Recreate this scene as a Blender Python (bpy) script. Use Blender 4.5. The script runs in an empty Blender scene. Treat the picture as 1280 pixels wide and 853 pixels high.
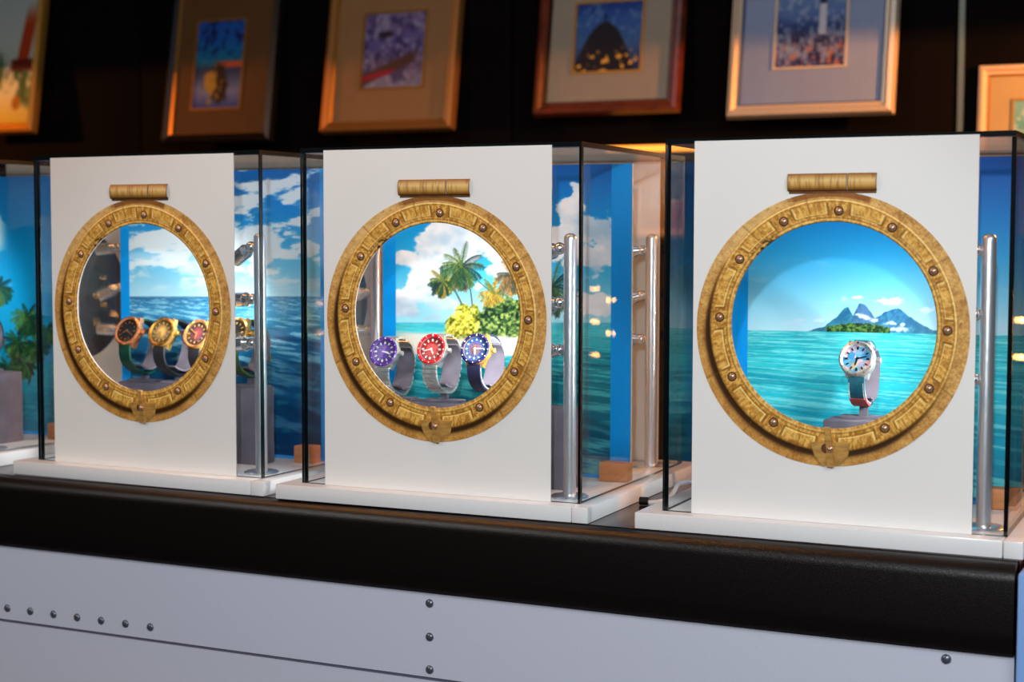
import bpy, bmesh, math, random
import numpy as np
from mathutils import Vector, Matrix

sc = bpy.context.scene
col = sc.collection
R = math.radians
PI = math.pi
Z0 = 1.12                      # height of the display bases' top above the floor
TH = 0.4478

# ------------------------------------------------------------------ camera
cam_d = bpy.data.cameras.new('camera')
cam = bpy.data.objects.new('camera', cam_d)
col.objects.link(cam)
sc.camera = cam
def cam_vec(a, b, c):
    return Vector((a*math.cos(TH) - b*math.sin(TH), a*math.sin(TH) + b*math.cos(TH), c))
_p, _r = 0.0648, 0.0017
_X = Vector((1, 0, 0)); _F = Vector((0, math.cos(_p), -math.sin(_p))); _U = Vector((0, math.sin(_p), math.cos(_p)))
_rt = _X*math.cos(_r) + _U*math.sin(_r); _up = -_X*math.sin(_r) + _U*math.cos(_r)
_rt, _up, _bk = cam_vec(*_rt), cam_vec(*_up), cam_vec(*(-_F))
cam.matrix_world = Matrix(((_rt.x, _up.x, _bk.x, 0), (_rt.y, _up.y, _bk.y, 0), (_rt.z, _up.z, _bk.z, Z0+0.369), (0, 0, 0, 1)))
cam_d.lens = 56.25
cam_d.sensor_width = 36
cam_d.clip_start = 0.05
cam_d.dof.use_dof = True
cam_d.dof.focus_distance = 2.25
cam_d.dof.aperture_fstop = 4.2

# ------------------------------------------------------------------ view + world
sc.view_settings.view_transform = 'Standard'
sc.view_settings.look = 'None'
sc.view_settings.gamma = 1
sc.view_settings.use_curve_mapping = False
sc.view_settings.exposure = 0.1
sc.cycles.transparent_max_bounces = 48
sc.cycles.max_bounces = 8
sc.cycles.caustics_reflective = False
sc.cycles.caustics_refractive = False
world = bpy.data.worlds.new('dim_room_air')
sc.world = world
world.use_nodes = True
world.node_tree.nodes['Background'].inputs[0].default_value = (0.50, 0.62, 1.0, 1)
world.node_tree.nodes['Background'].inputs[1].default_value = 0.02

# ------------------------------------------------------------------ room lights
def aim(o, target):
    o.rotation_euler = (Vector(target) - o.location).to_track_quat('-Z', 'Y').to_euler()
def area(name, loc, target, sx, sy, power, color):
    d = bpy.data.lights.new(name, 'AREA'); d.shape = 'RECTANGLE'; d.size = sx; d.size_y = sy
    d.energy = power; d.color = color
    o = bpy.data.objects.new(name, d); col.objects.link(o); o.location = loc; aim(o, target)
    return o
def spot(name, loc, target, power, color, size, blend, rad):
    d = bpy.data.lights.new(name, 'SPOT'); d.energy = power; d.color = color
    d.spot_size = size; d.spot_blend = blend; d.shadow_soft_size = rad
    o = bpy.data.objects.new(name, d); col.objects.link(o); o.location = loc; aim(o, target)
    return o
# soft fill light added on the visitors' side, to the right of the camera
area('room_fill_light', (0.9, 0.1, 2.75), (-0.9, 2.05, Z0+0.1), 1.6, 1.2, 45, (0.93, 0.975, 1.0))
area('room_fill_light', (-2.6, 0.0, 2.75), (-1.8, 2.05, Z0+0.1), 1.2, 0.8, 21, (1.0, 0.93, 0.87))  # warm fill added at the left to lift the left poster
# ceiling spotlight whose beam throws the round window's outline on the right backdrop
KEY = (0.02, -0.30, Z0+0.872)
spot('ceiling_spotlight', KEY, (-0.98, 2.02, Z0-0.22), 102, (0.95, 0.985, 1.0), R(48), 0.5, 0.03)
# unseen amber spots added by the pictures; their beams stop level at the top
spot('amber_fill_spot', (-4.35, 3.2, Z0+0.905), (-4.35, 3.2, 0), 48, (1.0, 0.30, 0.035), PI, 0.02, 0.03)
spot('amber_fill_spot', (0.15, 3.38, Z0+0.88), (0.15, 3.38, 0), 105, (1.0, 0.33, 0.05), PI, 0.02, 0.03)
area('rail_glint_light', (-1.75, 1.86, 2.6), (-1.75, 1.86, 0.0), 1.5, 0.07, 9, (1.0, 0.38, 0.08))  # unseen amber strip added overhead for the orange highlight on the rail
# cool light falling on the upper part of the wall
area('cool_ceiling_light', (-0.4, 2.3, 2.85), (-1.0, 4.0, 1.9), 0.8, 0.4, 3.2, (0.55, 0.70, 1.0))

# ------------------------------------------------------------------ materials
def srgb(r, g, b):
    f = lambda c: ((c/255+0.055)/1.055)**2.4 if c/255 > 0.04045 else c/255/12.92
    return (f(r), f(g), f(b), 1)
MATS = {}
def mat(name, c, rough=0.5, metal=0.0, noise=0.0, nscale=40, bump=0.0, bscale=200, coat=0.0, spec=0.5, stretch=None):
    m = bpy.data.materials.new(name); m.use_nodes = True
    nt = m.node_tree; b = nt.nodes['Principled BSDF']
    b.inputs['Base Color'].default_value = c; b.inputs['Roughness'].default_value = rough
    b.inputs['Metallic'].default_value = metal; b.inputs['Coat Weight'].default_value = coat
    b.inputs['Specular IOR Level'].default_value = spec
    if noise or bump:
        tc = nt.nodes.new('ShaderNodeTexCoord'); mp = nt.nodes.new('ShaderNodeMapping')
        nt.links.new(tc.outputs['Object'], mp.inputs[0])
        if stretch: mp.inputs['Scale'].default_value = stretch
    if noise:
        n = nt.nodes.new('ShaderNodeTexNoise'); n.inputs['Scale'].default_value = nscale; n.inputs['Detail'].default_value = 5
        nt.links.new(mp.outputs[0], n.inputs[0])
        r = nt.nodes.new('ShaderNodeValToRGB')
        r.color_ramp.elements[0].position = 0.3; r.color_ramp.elements[1].position = 0.7
        r.color_ramp.elements[0].color = tuple(v*(1-noise) for v in c[:3])+(1,)
        r.color_ramp.elements[1].color = tuple(min(1, v*(1+noise)) for v in c[:3])+(1,)
        nt.links.new(n.outputs[0], r.inputs[0]); nt.links.new(r.outputs[0], b.inputs['Base Color'])
    if bump:
        n2 = nt.nodes.new('ShaderNodeTexNoise'); n2.inputs['Scale'].default_value = bscale; n2.inputs['Detail'].default_value = 3
        nt.links.new(mp.outputs[0], n2.inputs[0])
        bp = nt.nodes.new('ShaderNodeBump'); bp.inputs['Strength'].default_value = bump; bp.inputs['Distance'].default_value = 0.001
        nt.links.new(n2.outputs[0], bp.inputs['Height']); nt.links.new(bp.outputs[0], b.inputs['Normal'])
    MATS[name] = m
    return m
def emit(name, c, s):
    m = bpy.data.materials.new(name); m.use_nodes = True; nt = m.node_tree
    b = nt.nodes['Principled BSDF']; b.inputs['Base Color'].default_value = c
    b.inputs['Emission Color'].default_value = c; b.inputs['Emission Strength'].default_value = s
    return m
def print_mat(name, rough=0.35, spec=0.4, metal=0.0):
    m = bpy.data.materials.new(name); m.use_nodes = True; nt = m.node_tree; b = nt.nodes['Principled BSDF']
    a = nt.nodes.new('ShaderNodeVertexColor'); a.layer_name = 'print'
    nt.links.new(a.outputs[0], b.inputs['Base Color'])
    b.inputs['Roughness'].default_value = rough; b.inputs['Specular IOR Level'].default_value = spec; b.inputs['Metallic'].default_value = metal
    return m
def glass_mat(name, tint, gain=1.0):
    m = bpy.data.materials.new(name); m.use_nodes = True; nt = m.node_tree; nt.nodes.clear()
    out = nt.nodes.new('ShaderNodeOutputMaterial'); mix = nt.nodes.new('ShaderNodeMixShader')
    t = nt.nodes.new('ShaderNodeBsdfTransparent'); g = nt.nodes.new('ShaderNodeBsdfGlossy')
    t.inputs[0].default_value = tint; g.inputs['Roughness'].default_value = 0.01
    # Schlick reflectance, the same from both sides of the sheet
    lw = nt.nodes.new('ShaderNodeLayerWeight'); lw.inputs[0].default_value = 0.5
    pw = nt.nodes.new('ShaderNodeMath'); pw.operation = 'POWER'; pw.inputs[1].default_value = 5.0
    mu = nt.nodes.new('ShaderNodeMath'); mu.operation = 'MULTIPLY_ADD'; mu.inputs[1].default_value = 0.9*gain; mu.inputs[2].default_value = 0.04*gain
    nt.links.new(lw.outputs['Facing'], pw.inputs[0]); nt.links.new(pw.outputs[0], mu.inputs[0]); nt.links.new(mu.outputs[0], mix.inputs[0])
    nt.links.new(t.outputs[0], mix.inputs[1]); nt.links.new(g.outputs[0], mix.inputs[2]); nt.links.new(mix.outputs[0], out.inputs[0])
    return m
M = {}
M['glass'] = glass_mat('clear_glass', (0.975, 0.985, 0.99, 1), 0.75)
M['crystal'] = glass_mat('watch_crystal', (0.98, 0.98, 1, 1), 0.5)
M['pic_glass'] = glass_mat('picture_glass', (0.98, 0.98, 0.98, 1), 0.8)
M['edge'] = mat('glass_edge', srgb(12, 18, 20), 0.15, 0, spec=0.8)
M['seam'] = mat('glass_corner_light', srgb(150, 165, 190), 0.2, 0, spec=0.8)
M['white'] = mat('white_acrylic', srgb(226, 226, 228), 0.22, 0, bump=0.02, bscale=30)
M['card'] = mat('white_card', srgb(228, 226, 224), 0.6, 0, noise=0.01, nscale=8)
M['chrome'] = mat('polished_chrome', srgb(232, 234, 238), 0.2, 0.85)
M['brushed'] = mat('brushed_steel', srgb(228, 232, 238), 0.32, 0.8, bump=0.25, bscale=600, stretch=(1, 1, 0.15))
M['steel'] = mat('watch_steel', srgb(226, 224, 220), 0.3, 0.85)
M['rose'] = mat('rose_gold', srgb(240, 158, 104), 0.25, 0.8)
M['gold'] = mat('yellow_gold', srgb(242, 196, 110), 0.25, 0.8)
M['bronze'] = mat('bronze_case', srgb(226, 172, 84), 0.3, 0.75)
M['suede'] = mat('grey_suede', srgb(104, 100, 114), 0.95, 0, noise=0.18, nscale=30, bump=0.3, bscale=900)
M['wood'] = mat('beech_wood', srgb(196, 128, 78), 0.5, 0, noise=0.22, nscale=22, stretch=(0.6, 3, 6))
M['lens'] = emit('lit_lamp_lens', (1, 0.96, 0.9, 1), 14)
M['rail'] = mat('black_leather_rail', srgb(13, 8, 9), 0.33, 0, bump=0.35, bscale=700, spec=0.45)
M['silver'] = mat('silver_panel', srgb(196, 199, 216), 0.5, 0.0, noise=0.05, nscale=500, bump=0.1, bscale=900)
M['rivet'] = mat('dark_rivet', srgb(104, 108, 122), 0.3, 0.6)
M['gap'] = mat('dark_gap', srgb(84, 84, 104), 0.7)
M['top'] = mat('dark_counter_top', srgb(40, 26, 22), 0.25, 0, noise=0.2, nscale=12)
M['blue'] = mat('light_blue_panel', srgb(118, 160, 220), 0.5, 0, noise=0.03, nscale=5)
M['wall'] = mat('black_wall_paint', srgb(8, 5, 5), 0.9, 0, noise=0.2, nscale=4, spec=0.1)
M['floor'] = mat('dark_floor', srgb(40, 34, 32), 0.4, 0, noise=0.2, nscale=6)
M['ceil'] = mat('dark_ceiling', srgb(22, 20, 22), 0.9, 0, noise=0.1, nscale=6)
M['trim'] = mat('grey_metal_trim', srgb(110, 125, 120), 0.35, 0.6)
M['black'] = mat('black_plastic', srgb(16, 16, 18), 0.3)
M['cable'] = mat('white_cable', srgb(225, 222, 226), 0.4)
M['bolt'] = mat('brass_bolt', srgb(186, 146, 118), 0.28, 0.6)
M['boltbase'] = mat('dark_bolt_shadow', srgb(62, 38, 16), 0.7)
M['brass'] = mat('aged_brass', srgb(196, 148, 78), 0.42, 0.35, noise=0.35, nscale=60, stretch=(1, 1, 3))
M['brassdk'] = mat('shaded_brass', srgb(96, 58, 26), 0.5, 0.3, noise=0.4, nscale=70)  # darker brass colour put in for shade under the hinge and latch lever
M['board'] = mat('beige_board_edge', srgb(200, 180, 150), 0.7)

# ------------------------------------------------------------------ helpers
def tag(o, label=None, cat=None, group=None, kind=None):
    if label: o['label'] = label
    if cat: o['category'] = cat
    if group: o['group'] = group
    if kind: o['kind'] = kind
    return o
def empty(name, loc=(0, 0, 0), rz=0.0, label=None, cat=None, group=None):
    o = bpy.data.objects.new(name, None); col.objects.link(o)
    o.location = loc; o.rotation_euler = (0, 0, rz); o.empty_display_size = 0.02
    return tag(o, label, cat, group)
def link(name, bm, m, parent=None, loc=None, smooth=False):
    me = bpy.data.meshes.new(name); bm.normal_update(); bm.to_mesh(me); bm.free()
    for mm in (m if isinstance(m, (list, tuple)) else [m]): me.materials.append(mm)
    if smooth:
        me.polygons.foreach_set('use_smooth', [True]*len(me.polygons)); me.set_sharp_from_angle(angle=R(38))
    o = bpy.data.objects.new(name, me); col.objects.link(o)
    if parent: o.parent = parent
    if loc: o.location = loc
    return o
def box(bm, x0, x1, y0, y1, z0, z1, mi=0, bev=0.0):
    v = [bm.verts.new(p) for p in ((x0,y0,z0),(x1,y0,z0),(x1,y1,z0),(x0,y1,z0),(x0,y0,z1),(x1,y0,z1),(x1,y1,z1),(x0,y1,z1))]
    fs = [bm.faces.new([v[i] for i in f]) for f in ((0,1,5,4),(1,2,6,5),(2,3,7,6),(3,0,4,7),(4,5,6,7),(3,2,1,0))]
    for f in fs: f.material_index = mi
    if bev:
        es = set(e for f in fs for e in f.edges)
        bmesh.ops.bevel(bm, geom=list(es), offset=bev, segments=2, affect='EDGES', profile=0.5)
    return fs
def mbox(name, x0, x1, y0, y1, z0, z1, m, parent=None, bev=0.0, loc=None):
    bm = bmesh.new(); box(bm, x0, x1, y0, y1, z0, z1, 0, bev); return link(name, bm, m, parent, loc, smooth=bool(bev))
def lathe(bm, prof, n=32, axis='Z', c=(0, 0, 0), cap=True, mat_ix=0):
    rings = []
    for (r, h) in prof:
        ring = []
        for k in range(n):
            a = 2*PI*k/n
            p = (r*math.cos(a), r*math.sin(a), h) if axis == 'Z' else ((r*math.cos(a), -h, r*math.sin(a)) if axis == 'Y' else (h, r*math.cos(a), r*math.sin(a)))
            ring.append(bm.verts.new((p[0]+c[0], p[1]+c[1], p[2]+c[2])))
        rings.append(ring)
    for a, b in zip(rings, rings[1:]):
        for k in range(n):
            f = bm.faces.new((a[k], a[(k+1) % n], b[(k+1) % n], b[k])); f.material_index = mat_ix
    if cap:
        bm.faces.new(rings[0][::-1]).material_index = mat_ix; bm.faces.new(rings[-1]).material_index = mat_ix
    bmesh.ops.recalc_face_normals(bm, faces=bm.faces[:])
def tube(bm, p0, p1, r0, r1=None, n=16):
    r1 = r0 if r1 is None else r1
    p0, p1 = Vector(p0), Vector(p1); d = (p1-p0).normalized()
    a = d.orthogonal().normalized(); b = d.cross(a)
    A = [bm.verts.new(p0+(a*math.cos(2*PI*k/n)+b*math.sin(2*PI*k/n))*r0) for k in range(n)]
    B = [bm.verts.new(p1+(a*math.cos(2*PI*k/n)+b*math.sin(2*PI*k/n))*r1) for k in range(n)]
    for k in range(n): bm.faces.new((A[k], A[(k+1) % n], B[(k+1) % n], B[k]))
    bm.faces.new(A[::-1]); bm.faces.new(B)
def children(o): return [c for c in bpy.data.objects if c.parent is o]
def copy_tree(o, parent=None):
    c = o.copy(); col.objects.link(c); c.parent = parent
    for ch in children(o): copy_tree(ch, c)
    return c
def grid_mesh(name, Xv, Yv, Zv, C, m, parent, keep=None):
    """Xv.. arrays [ny,nx] of vertex positions, C [ny,nx,3] sRGB 0..255 print colour."""
    ny, nx = Xv.shape
    co = np.stack([Xv, Yv, Zv], -1).reshape(-1, 3).astype(np.float32)
    i = np.arange(ny*nx).reshape(ny, nx)
    q = np.stack([i[:-1, :-1], i[:-1, 1:], i[1:, 1:], i[1:, :-1]], -1).reshape(-1, 4)
    me = bpy.data.meshes.new(name)
    me.vertices.add(len(co)); me.vertices.foreach_set('co', co.ravel())
    me.loops.add(q.size); me.loops.foreach_set('vertex_index', q.ravel().astype(np.int32))
    me.polygons.add(len(q)); me.polygons.foreach_set('loop_start', (np.arange(len(q))*4).astype(np.int32))
    me.update(calc_edges=True)
    c = np.clip(C, 0, 255)/255.0
    lin = np.where(c > 0.04045, ((c+0.055)/1.055)**2.4, c/12.92)
    at = me.color_attributes.new('print', 'FLOAT_COLOR', 'POINT')
    at.data.foreach_set('color', np.concatenate([lin.reshape(-1, 3), np.ones((len(co), 1))], 1).astype(np.float32).ravel())
    me.materials.append(m)
    o = bpy.data.objects.new(name, me); col.objects.link(o)
    if parent: o.parent = parent
    return o

# ------------------------------------------------------------------ painting of the flat prints
def vnoise(x, y, seed):
    rs = np.random.RandomState(seed); L = rs.rand(128, 128)
    xi = np.floor(x).astype(int); yi = np.floor(y).astype(int); fx = x-xi; fy = y-yi
    fx = fx*fx*(3-2*fx); fy = fy*fy*(3-2*fy)
    a = L[yi % 128, xi % 128]; b = L[yi % 128, (xi+1) % 128]; c = L[(yi+1) % 128, xi % 128]; d = L[(yi+1) % 128, (xi+1) % 128]
    return (a*(1-fx)+b*fx)*(1-fy)+(c*(1-fx)+d*fx)*fy
def fbm(x, y, seed=0, octv=5, gain=0.55):
    s = 0; amp = 1; t = 0
    for k in range(octv):
        s = s+amp*vnoise(x*2**k+17.3*k, y*2**k+5.1*k, seed+k); t += amp; amp *= gain
    return s/t
def sm(a, b, x):
    t = np.clip((x-a)/(b-a), 0, 1); return t*t*(3-2*t)
def ramp(t, stops):
    out = np.zeros(t.shape+(3,))
    xs = [s[0] for s in stops]
    for k in range(3): out[..., k] = np.interp(t, xs, [s[1][k] for s in stops])
    return out
def over(C, m, c):
    m = np.clip(m, 0, 1)[..., None]; return C*(1-m)+np.asarray(c, float)*m
def seg(C, X, Y, p0, p1, w0, w1, c, soft=0.7, alpha=1.0):
    x0, x1 = min(p0[0], p1[0])-w0-w1-2, max(p0[0], p1[0])+w0+w1+2
    y0, y1 = min(p0[1], p1[1])-w0-w1-2, max(p0[1], p1[1])+w0+w1+2
    ix = np.nonzero((X > x0) & (X < x1) & (Y > y0) & (Y < y1))
    if len(ix[0]) == 0: return
    x = X[ix]; y = Y[ix]; dx = p1[0]-p0[0]; dy = p1[1]-p0[1]; L = dx*dx+dy*dy+1e-9
    t = np.clip(((x-p0[0])*dx+(y-p0[1])*dy)/L, 0, 1)
    d = np.hypot(x-p0[0]-t*dx, y-p0[1]-t*dy)-(w0+(w1-w0)*t)
    m = np.clip(0.5-d/soft, 0, 1)[..., None]*alpha
    C[ix] = C[ix]*(1-m)+np.asarray(c, float)*m
def palm(C, X, Y, cx, cy, s, rnd, greens, browns):
    # drooping dead skirt, then green fronds with leaflets
    for layer, (n, cols, drop, a0, a1) in enumerate(((16, browns, 1.6, -70, 70), (19, greens, 0.85, -180, 180))):
        for k in range(n):
            if layer == 0: a = R(90+rnd.uniform(-60, 60)); L = s*rnd.uniform(0.65, 1.05)
            else: a = R(-90+(k+rnd.random())/n*360-0); L = s*rnd.uniform(0.8, 1.1)
            x, y = cx, cy; vx, vy = math.cos(a), math.sin(a)
            c = cols[rnd.randrange(len(cols))]
            n2 = 22
            for j in range(n2):
                nx, ny = x+vx*L/n2, y+vy*L/n2
                vy += drop*1.3/n2; q = math.hypot(vx, vy); vx, vy = vx/q, vy/q
                f = 1-j/n2
                seg(C, X, Y, (x, y), (nx, ny), 0.9*f+0.2, 0.8*f+0.2, c)
                for sg in (-1, 1):
                    ll = s*0.22*(0.4+0.6*math.sin(PI*(j+1)/(n2+1)))
                    ex = nx+(-vy*sg*0.6+vx*0.4)*ll; ey = ny+(vx*sg*0.6+vy*0.4)*ll+ll*0.5
                    kk = rnd.uniform(0.45, 1.5); cc = [v*kk for v in c]
                    seg(C, X, Y, (nx, ny), (ex, ey), 0.42, 0.18, cc, alpha=0.95)
                x, y = nx, ny
def sea(X, Y, h, seed):
    t = np.maximum(Y-h, 0.0)
    return fbm(X*2.6/(t*0.5+14)+7, 11*np.log(t+7), seed, 5), fbm(X*1.1/(t*0.4+12), 7*np.log(t+9)+3, seed+20, 4)

def print_clouds_sea(X, Y):
    C = ramp((Y-212)/160, [(0, (6, 104, 196)), (0.35, (16, 130, 212)), (0.7, (90, 185, 232)), (1.0, (176, 226, 244))])
    n = fbm(X/26+0.02*Y, Y/11, 3, 6); n2 = fbm(X/60, Y/16, 31, 5)
    m = sm(0.50, 0.66, n+0.16*np.exp(-((Y-298)/22)**2)+0.10*np.exp(-((Y-240)/16)**2)*np.exp(-((X-325)/32)**2)*3.2-0.13*(Y < 270)*(X < 290)*1.0)
    C = over(C, m*0.9*sm(372, 340, Y), (226, 238, 246))
    C = over(C, sm(0.46, 0.62, n2)*sm(300, 335, Y)*sm(372, 350, Y)*0.75, (215, 236, 246))
    a, b = sea(X, Y, 371, 5)
    S = ramp((Y-371)/200, [(0, (44, 110, 158)), (0.08, (56, 140, 190)), (0.25, (30, 120, 172)), (0.5, (8, 78, 128)), (1, (4, 48, 100))])
    S = over(S, sm(0.48, 0.68, a)*(0.75*sm(500, 400, Y)+0.35)*sm(360, 385, Y), (140, 208, 236))
    S = over(S, sm(0.52, 0.30, b)*0.65*sm(376, 420, Y), (2, 46, 92))
    S = over(S, sm(0.56, 0.72, fbm(X/22, Y/9, 77, 5))*0.55*sm(440, 480, Y), (20, 128, 150))
    k = sm(370.2, 371.6, Y)[..., None]
    return C*(1-k)+S*k
def print_palm_beach(X, Y):
    rnd = random.Random(5)
    C = ramp((Y-206)/200, [(0, (0, 96, 186)), (0.3, (0, 142, 222)), (0.65, (60, 185, 236)), (0.85, (140, 218, 242)), (1.0, (165, 226, 240))])
    n = fbm(X/24, Y/20, 9, 6)
    d = np.full(X.shape, -9.0)
    for (bx, by, rx, ry) in ((575, 300, 62, 42), (540, 345, 40, 40), (505, 322, 16, 12), (528, 372, 45, 18), (600, 285, 40, 22), (640, 330, 26, 26),
                             (745, 290, 36, 28), (715, 275, 18, 46), (750, 320, 34, 26), (700, 300, 22, 20), (720, 240, 12, 14), (745, 382, 26, 12), (720, 375, 20, 8),
                             (500, 385, 30, 12), (552, 275, 18, 20)):
        d = np.maximum(d, 1-np.hypot((X-bx)/rx, (Y-by)/ry))
    m = sm(0.0, 0.12, d*0.55+(n-0.5)*1.1+0.03)
    cl = ramp(fbm(X/34, Y/26, 41, 4), [(0.3, (178, 208, 232)), (0.5, (222, 232, 242)), (0.7, (250, 248, 250))])
    m = m*np.where(X > 655, 1-sm(345, 352, Y)*(1-sm(360, 366, Y)), 1)*(X > 0)
    C = C*(1-m[..., None])+cl*m[..., None]
    C = over(C, sm(395, 404, Y)*0.5, (150, 222, 238))
    # sea
    a, b = sea(X, Y, 403, 14)
    S = ramp((Y-403)/175, [(0, (58, 176, 204)), (0.07, (64, 196, 208)), (0.25, (22, 150, 165)), (0.5, (8, 112, 128)), (1, (10, 84, 118))])
    S = over(S, sm(0.48, 0.66, a)*0.55, (112, 214, 214))
    S = over(S, sm(0.52, 0.32, b)*0.55*sm(410, 450, Y), (4, 72, 96))
    k = sm(402.5, 404.5, Y)[..., None]; C = C*(1-k)+S*k
    # sand bar and beach
    up = 412+3*np.sin(X/26)-np.clip((X-560)/40, 0, 1)*4
    lo = 440+8*fbm(X/30, Y*0, 51, 3)-np.clip((520-X)/40, 0, 1)*16
    sand = sm(up-1, up+5, Y)*sm(lo+3, lo-2, Y)*sm(470, 515, X)*sm(690, 675, X)
    C = over(C, sand*0.95, (232, 220, 206))
    C = over(C, sand*sm(0.5, 0.7, fbm(X/18, Y/3, 52, 4))*0.5, (190, 214, 214))
    # trunks
    for (p, q, w) in (((566, 358), (583, 392), 1.1), ((588, 362), (592, 395), 1.0), ((598, 352), (622, 372), 0.8), ((640, 375), (632, 398), 1.2), ((652, 378), (646, 400), 1.0)):
        seg(C, X, Y, p, q, w, w*1.2, (92, 84, 78))
    G = [(36, 78, 52), (58, 98, 58), (92, 116, 60), (34, 60, 62)]; B = [(176, 124, 50), (136, 96, 50), (108, 84, 62), (84, 92, 50)]
    palm(C, X, Y, 553, 352, 20, rnd, G+[(150, 140, 40)], B)
    palm(C, X, Y, 577, 334, 30, rnd, G, B)
    palm(C, X, Y, 618, 368, 22, rnd, [(150, 130, 48), (98, 110, 52), (176, 140, 60)], B)
    palm(C, X, Y, 640, 345, 24, rnd, [(110, 90, 60), (70, 80, 70), (150, 110, 60)], [(190, 130, 54), (160, 112, 60)])
    palm(C, X, Y, 690, 360, 34, rnd, [(30, 62, 50), (44, 84, 48), (70, 96, 60)], [(100, 90, 60)])
    # bushes: light on the left, deeper green on the right
    e = fbm(X/7, Y/7, 61, 4)
    top = 388-10*np.exp(-((X-585)/14)**2)+12*np.clip((572-X)/14, 0, 3)-14*sm(600, 640, X)
    bush = sm(-2, 3, Y-top-(e-0.5)*16)*sm(423, 418, Y+(e-0.5)*8-3*sm(620, 560, X))*sm(553, 560, X)*sm(672, 660, X)
    leaf = fbm(X/3.2, Y/3.2, 63, 3); tone = leaf+0.25*(fbm(X/9, Y/9, 65, 3)-0.5)
    yel = ramp(tone, [(0.28, (70, 84, 24)), (0.42, (146, 148, 44)), (0.55, (206, 198, 66)), (0.72, (244, 232, 120))])
    grn = ramp(tone, [(0.28, (14, 34, 26)), (0.45, (42, 78, 42)), (0.58, (96, 124, 62)), (0.75, (160, 176, 96))])
    kk = sm(588, 606, X+14*(e-0.5)*2)[..., None]
    bc = yel*(1-kk)+grn*kk
    C = C*(1-bush[..., None])+bc*bush[..., None]
    return C
def print_islands(X, Y):
    C = ramp((Y-199)/213, [(0, (4, 92, 190)), (0.3, (4, 128, 214)), (0.55, (40, 165, 232)), (0.8, (120, 205, 240)), (1.0, (176, 224, 242))])
    C = over(C, sm(0.58, 0.75, fbm(X/45, Y/14, 88, 5))*0.22*sm(300, 340, Y), (215, 232, 244))
    for (cx, cy, rx, ry, s) in ((1117, 377, 22, 5, 1), (1072, 372, 7, 3, 1), (1055, 374, 5, 4, .5), (1160, 388, 10, 5, .7), (1025, 401, 10, 3, .5), (1000, 400, 8, 2, .3)):
        C = over(C, sm(0, 0.5, 1-np.hypot((X-cx)/rx, (Y-cy)/ry)+(fbm(X/6, Y/4, 90, 4)-0.5)*1.6)*0.8*s, (240, 240, 246))
    def ridge(pts, c0, c1, seed):
        nonlocal C
        px = [p[0] for p in pts]; py = [p[1] for p in pts]
        h = np.interp(X, px, py)+(fbm(X/5, X*0+seed, seed, 3)-0.5)*3
        m = sm(-0.6, 0.6, Y-h)*(X > px[0])*(X < px[-1])*sm(420, 419, Y)
        n = fbm(X/6+Y/9, Y/10-X/14, seed+2, 4)
        cc = np.asarray(c0)*(1-sm(0.35, 0.65, n)[..., None])+np.asarray(c1)*sm(0.35, 0.65, n)[..., None]
        cc = cc*(1-sm(385, 416, Y)[..., None]*0.35)+np.array((70, 140, 150))*sm(385, 416, Y)[..., None]*0.35
        C = C*(1-m[..., None])+cc*m[..., None]
    ridge([(1008, 414), (1030, 409), (1046, 396), (1055, 386), (1060, 384), (1067, 396), (1075, 400), (1100, 414)], (28, 96, 140), (52, 128, 160), 101)
    ridge([(1064, 400), (1070, 388), (1074, 379.5), (1082, 381), (1089, 391), (1094, 399), (1110, 412)], (40, 92, 142), (76, 122, 172), 111)
    ridge([(1080, 412), (1095, 398), (1106, 390), (1122, 385.5), (1130, 391), (1146, 402), (1164, 412), (1185, 417), (1215, 419)], (36, 96, 148), (52, 130, 176), 121)
    for (cx, cy, rx, ry) in ((1077, 395, 9, 4), (1092, 401, 8, 2.5), (1113, 404, 9, 4), (1128, 406, 4, 2.5), (1084, 398, 8, 3), (1120, 412, 22, 4)):
        C = over(C, sm(0, 0.5, 1-np.hypot((X-cx)/rx, (Y-cy)/ry)+(fbm(X/4, Y/3, 93, 4)-0.5)*1.3)*0.8, (214, 226, 240))
    a, b = sea(X, Y, 413, 24)
    S = ramp((Y-413)/235, [(0, (60, 186, 200)), (0.1, (58, 206, 214)), (0.3, (44, 196, 214)), (0.55, (10, 160, 190)), (1, (2, 108, 140))])
    S = over(S, sm(0.46, 0.64, a)*0.60, (150, 236, 240))
    S = over(S, sm(0.54, 0.36, b)*0.5, (6, 138, 168))
    h = 413+0.02*(X-935)
    k = sm(-0.6, 0.6, Y-h)[..., None]; C = C*(1-k)+S*k
    tp = 404+6*((X-1070)/40)**2+(fbm(X/3, X*0, 95, 3)-0.5)*3
    m = sm(-0.8, 0.8, Y-tp)*sm(0.6, -0.4, Y-(415+0.02*(X-1035)))*(X > 1033)*(X < 1113)
    lf = fbm(X/2.5, Y/2.5, 97, 3)
    C = C*(1-m[..., None])+ramp(lf, [(0.3, (14, 40, 22)), (0.5, (38, 82, 40)), (0.7, (96, 134, 60))])*m[..., None]
    return C
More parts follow.
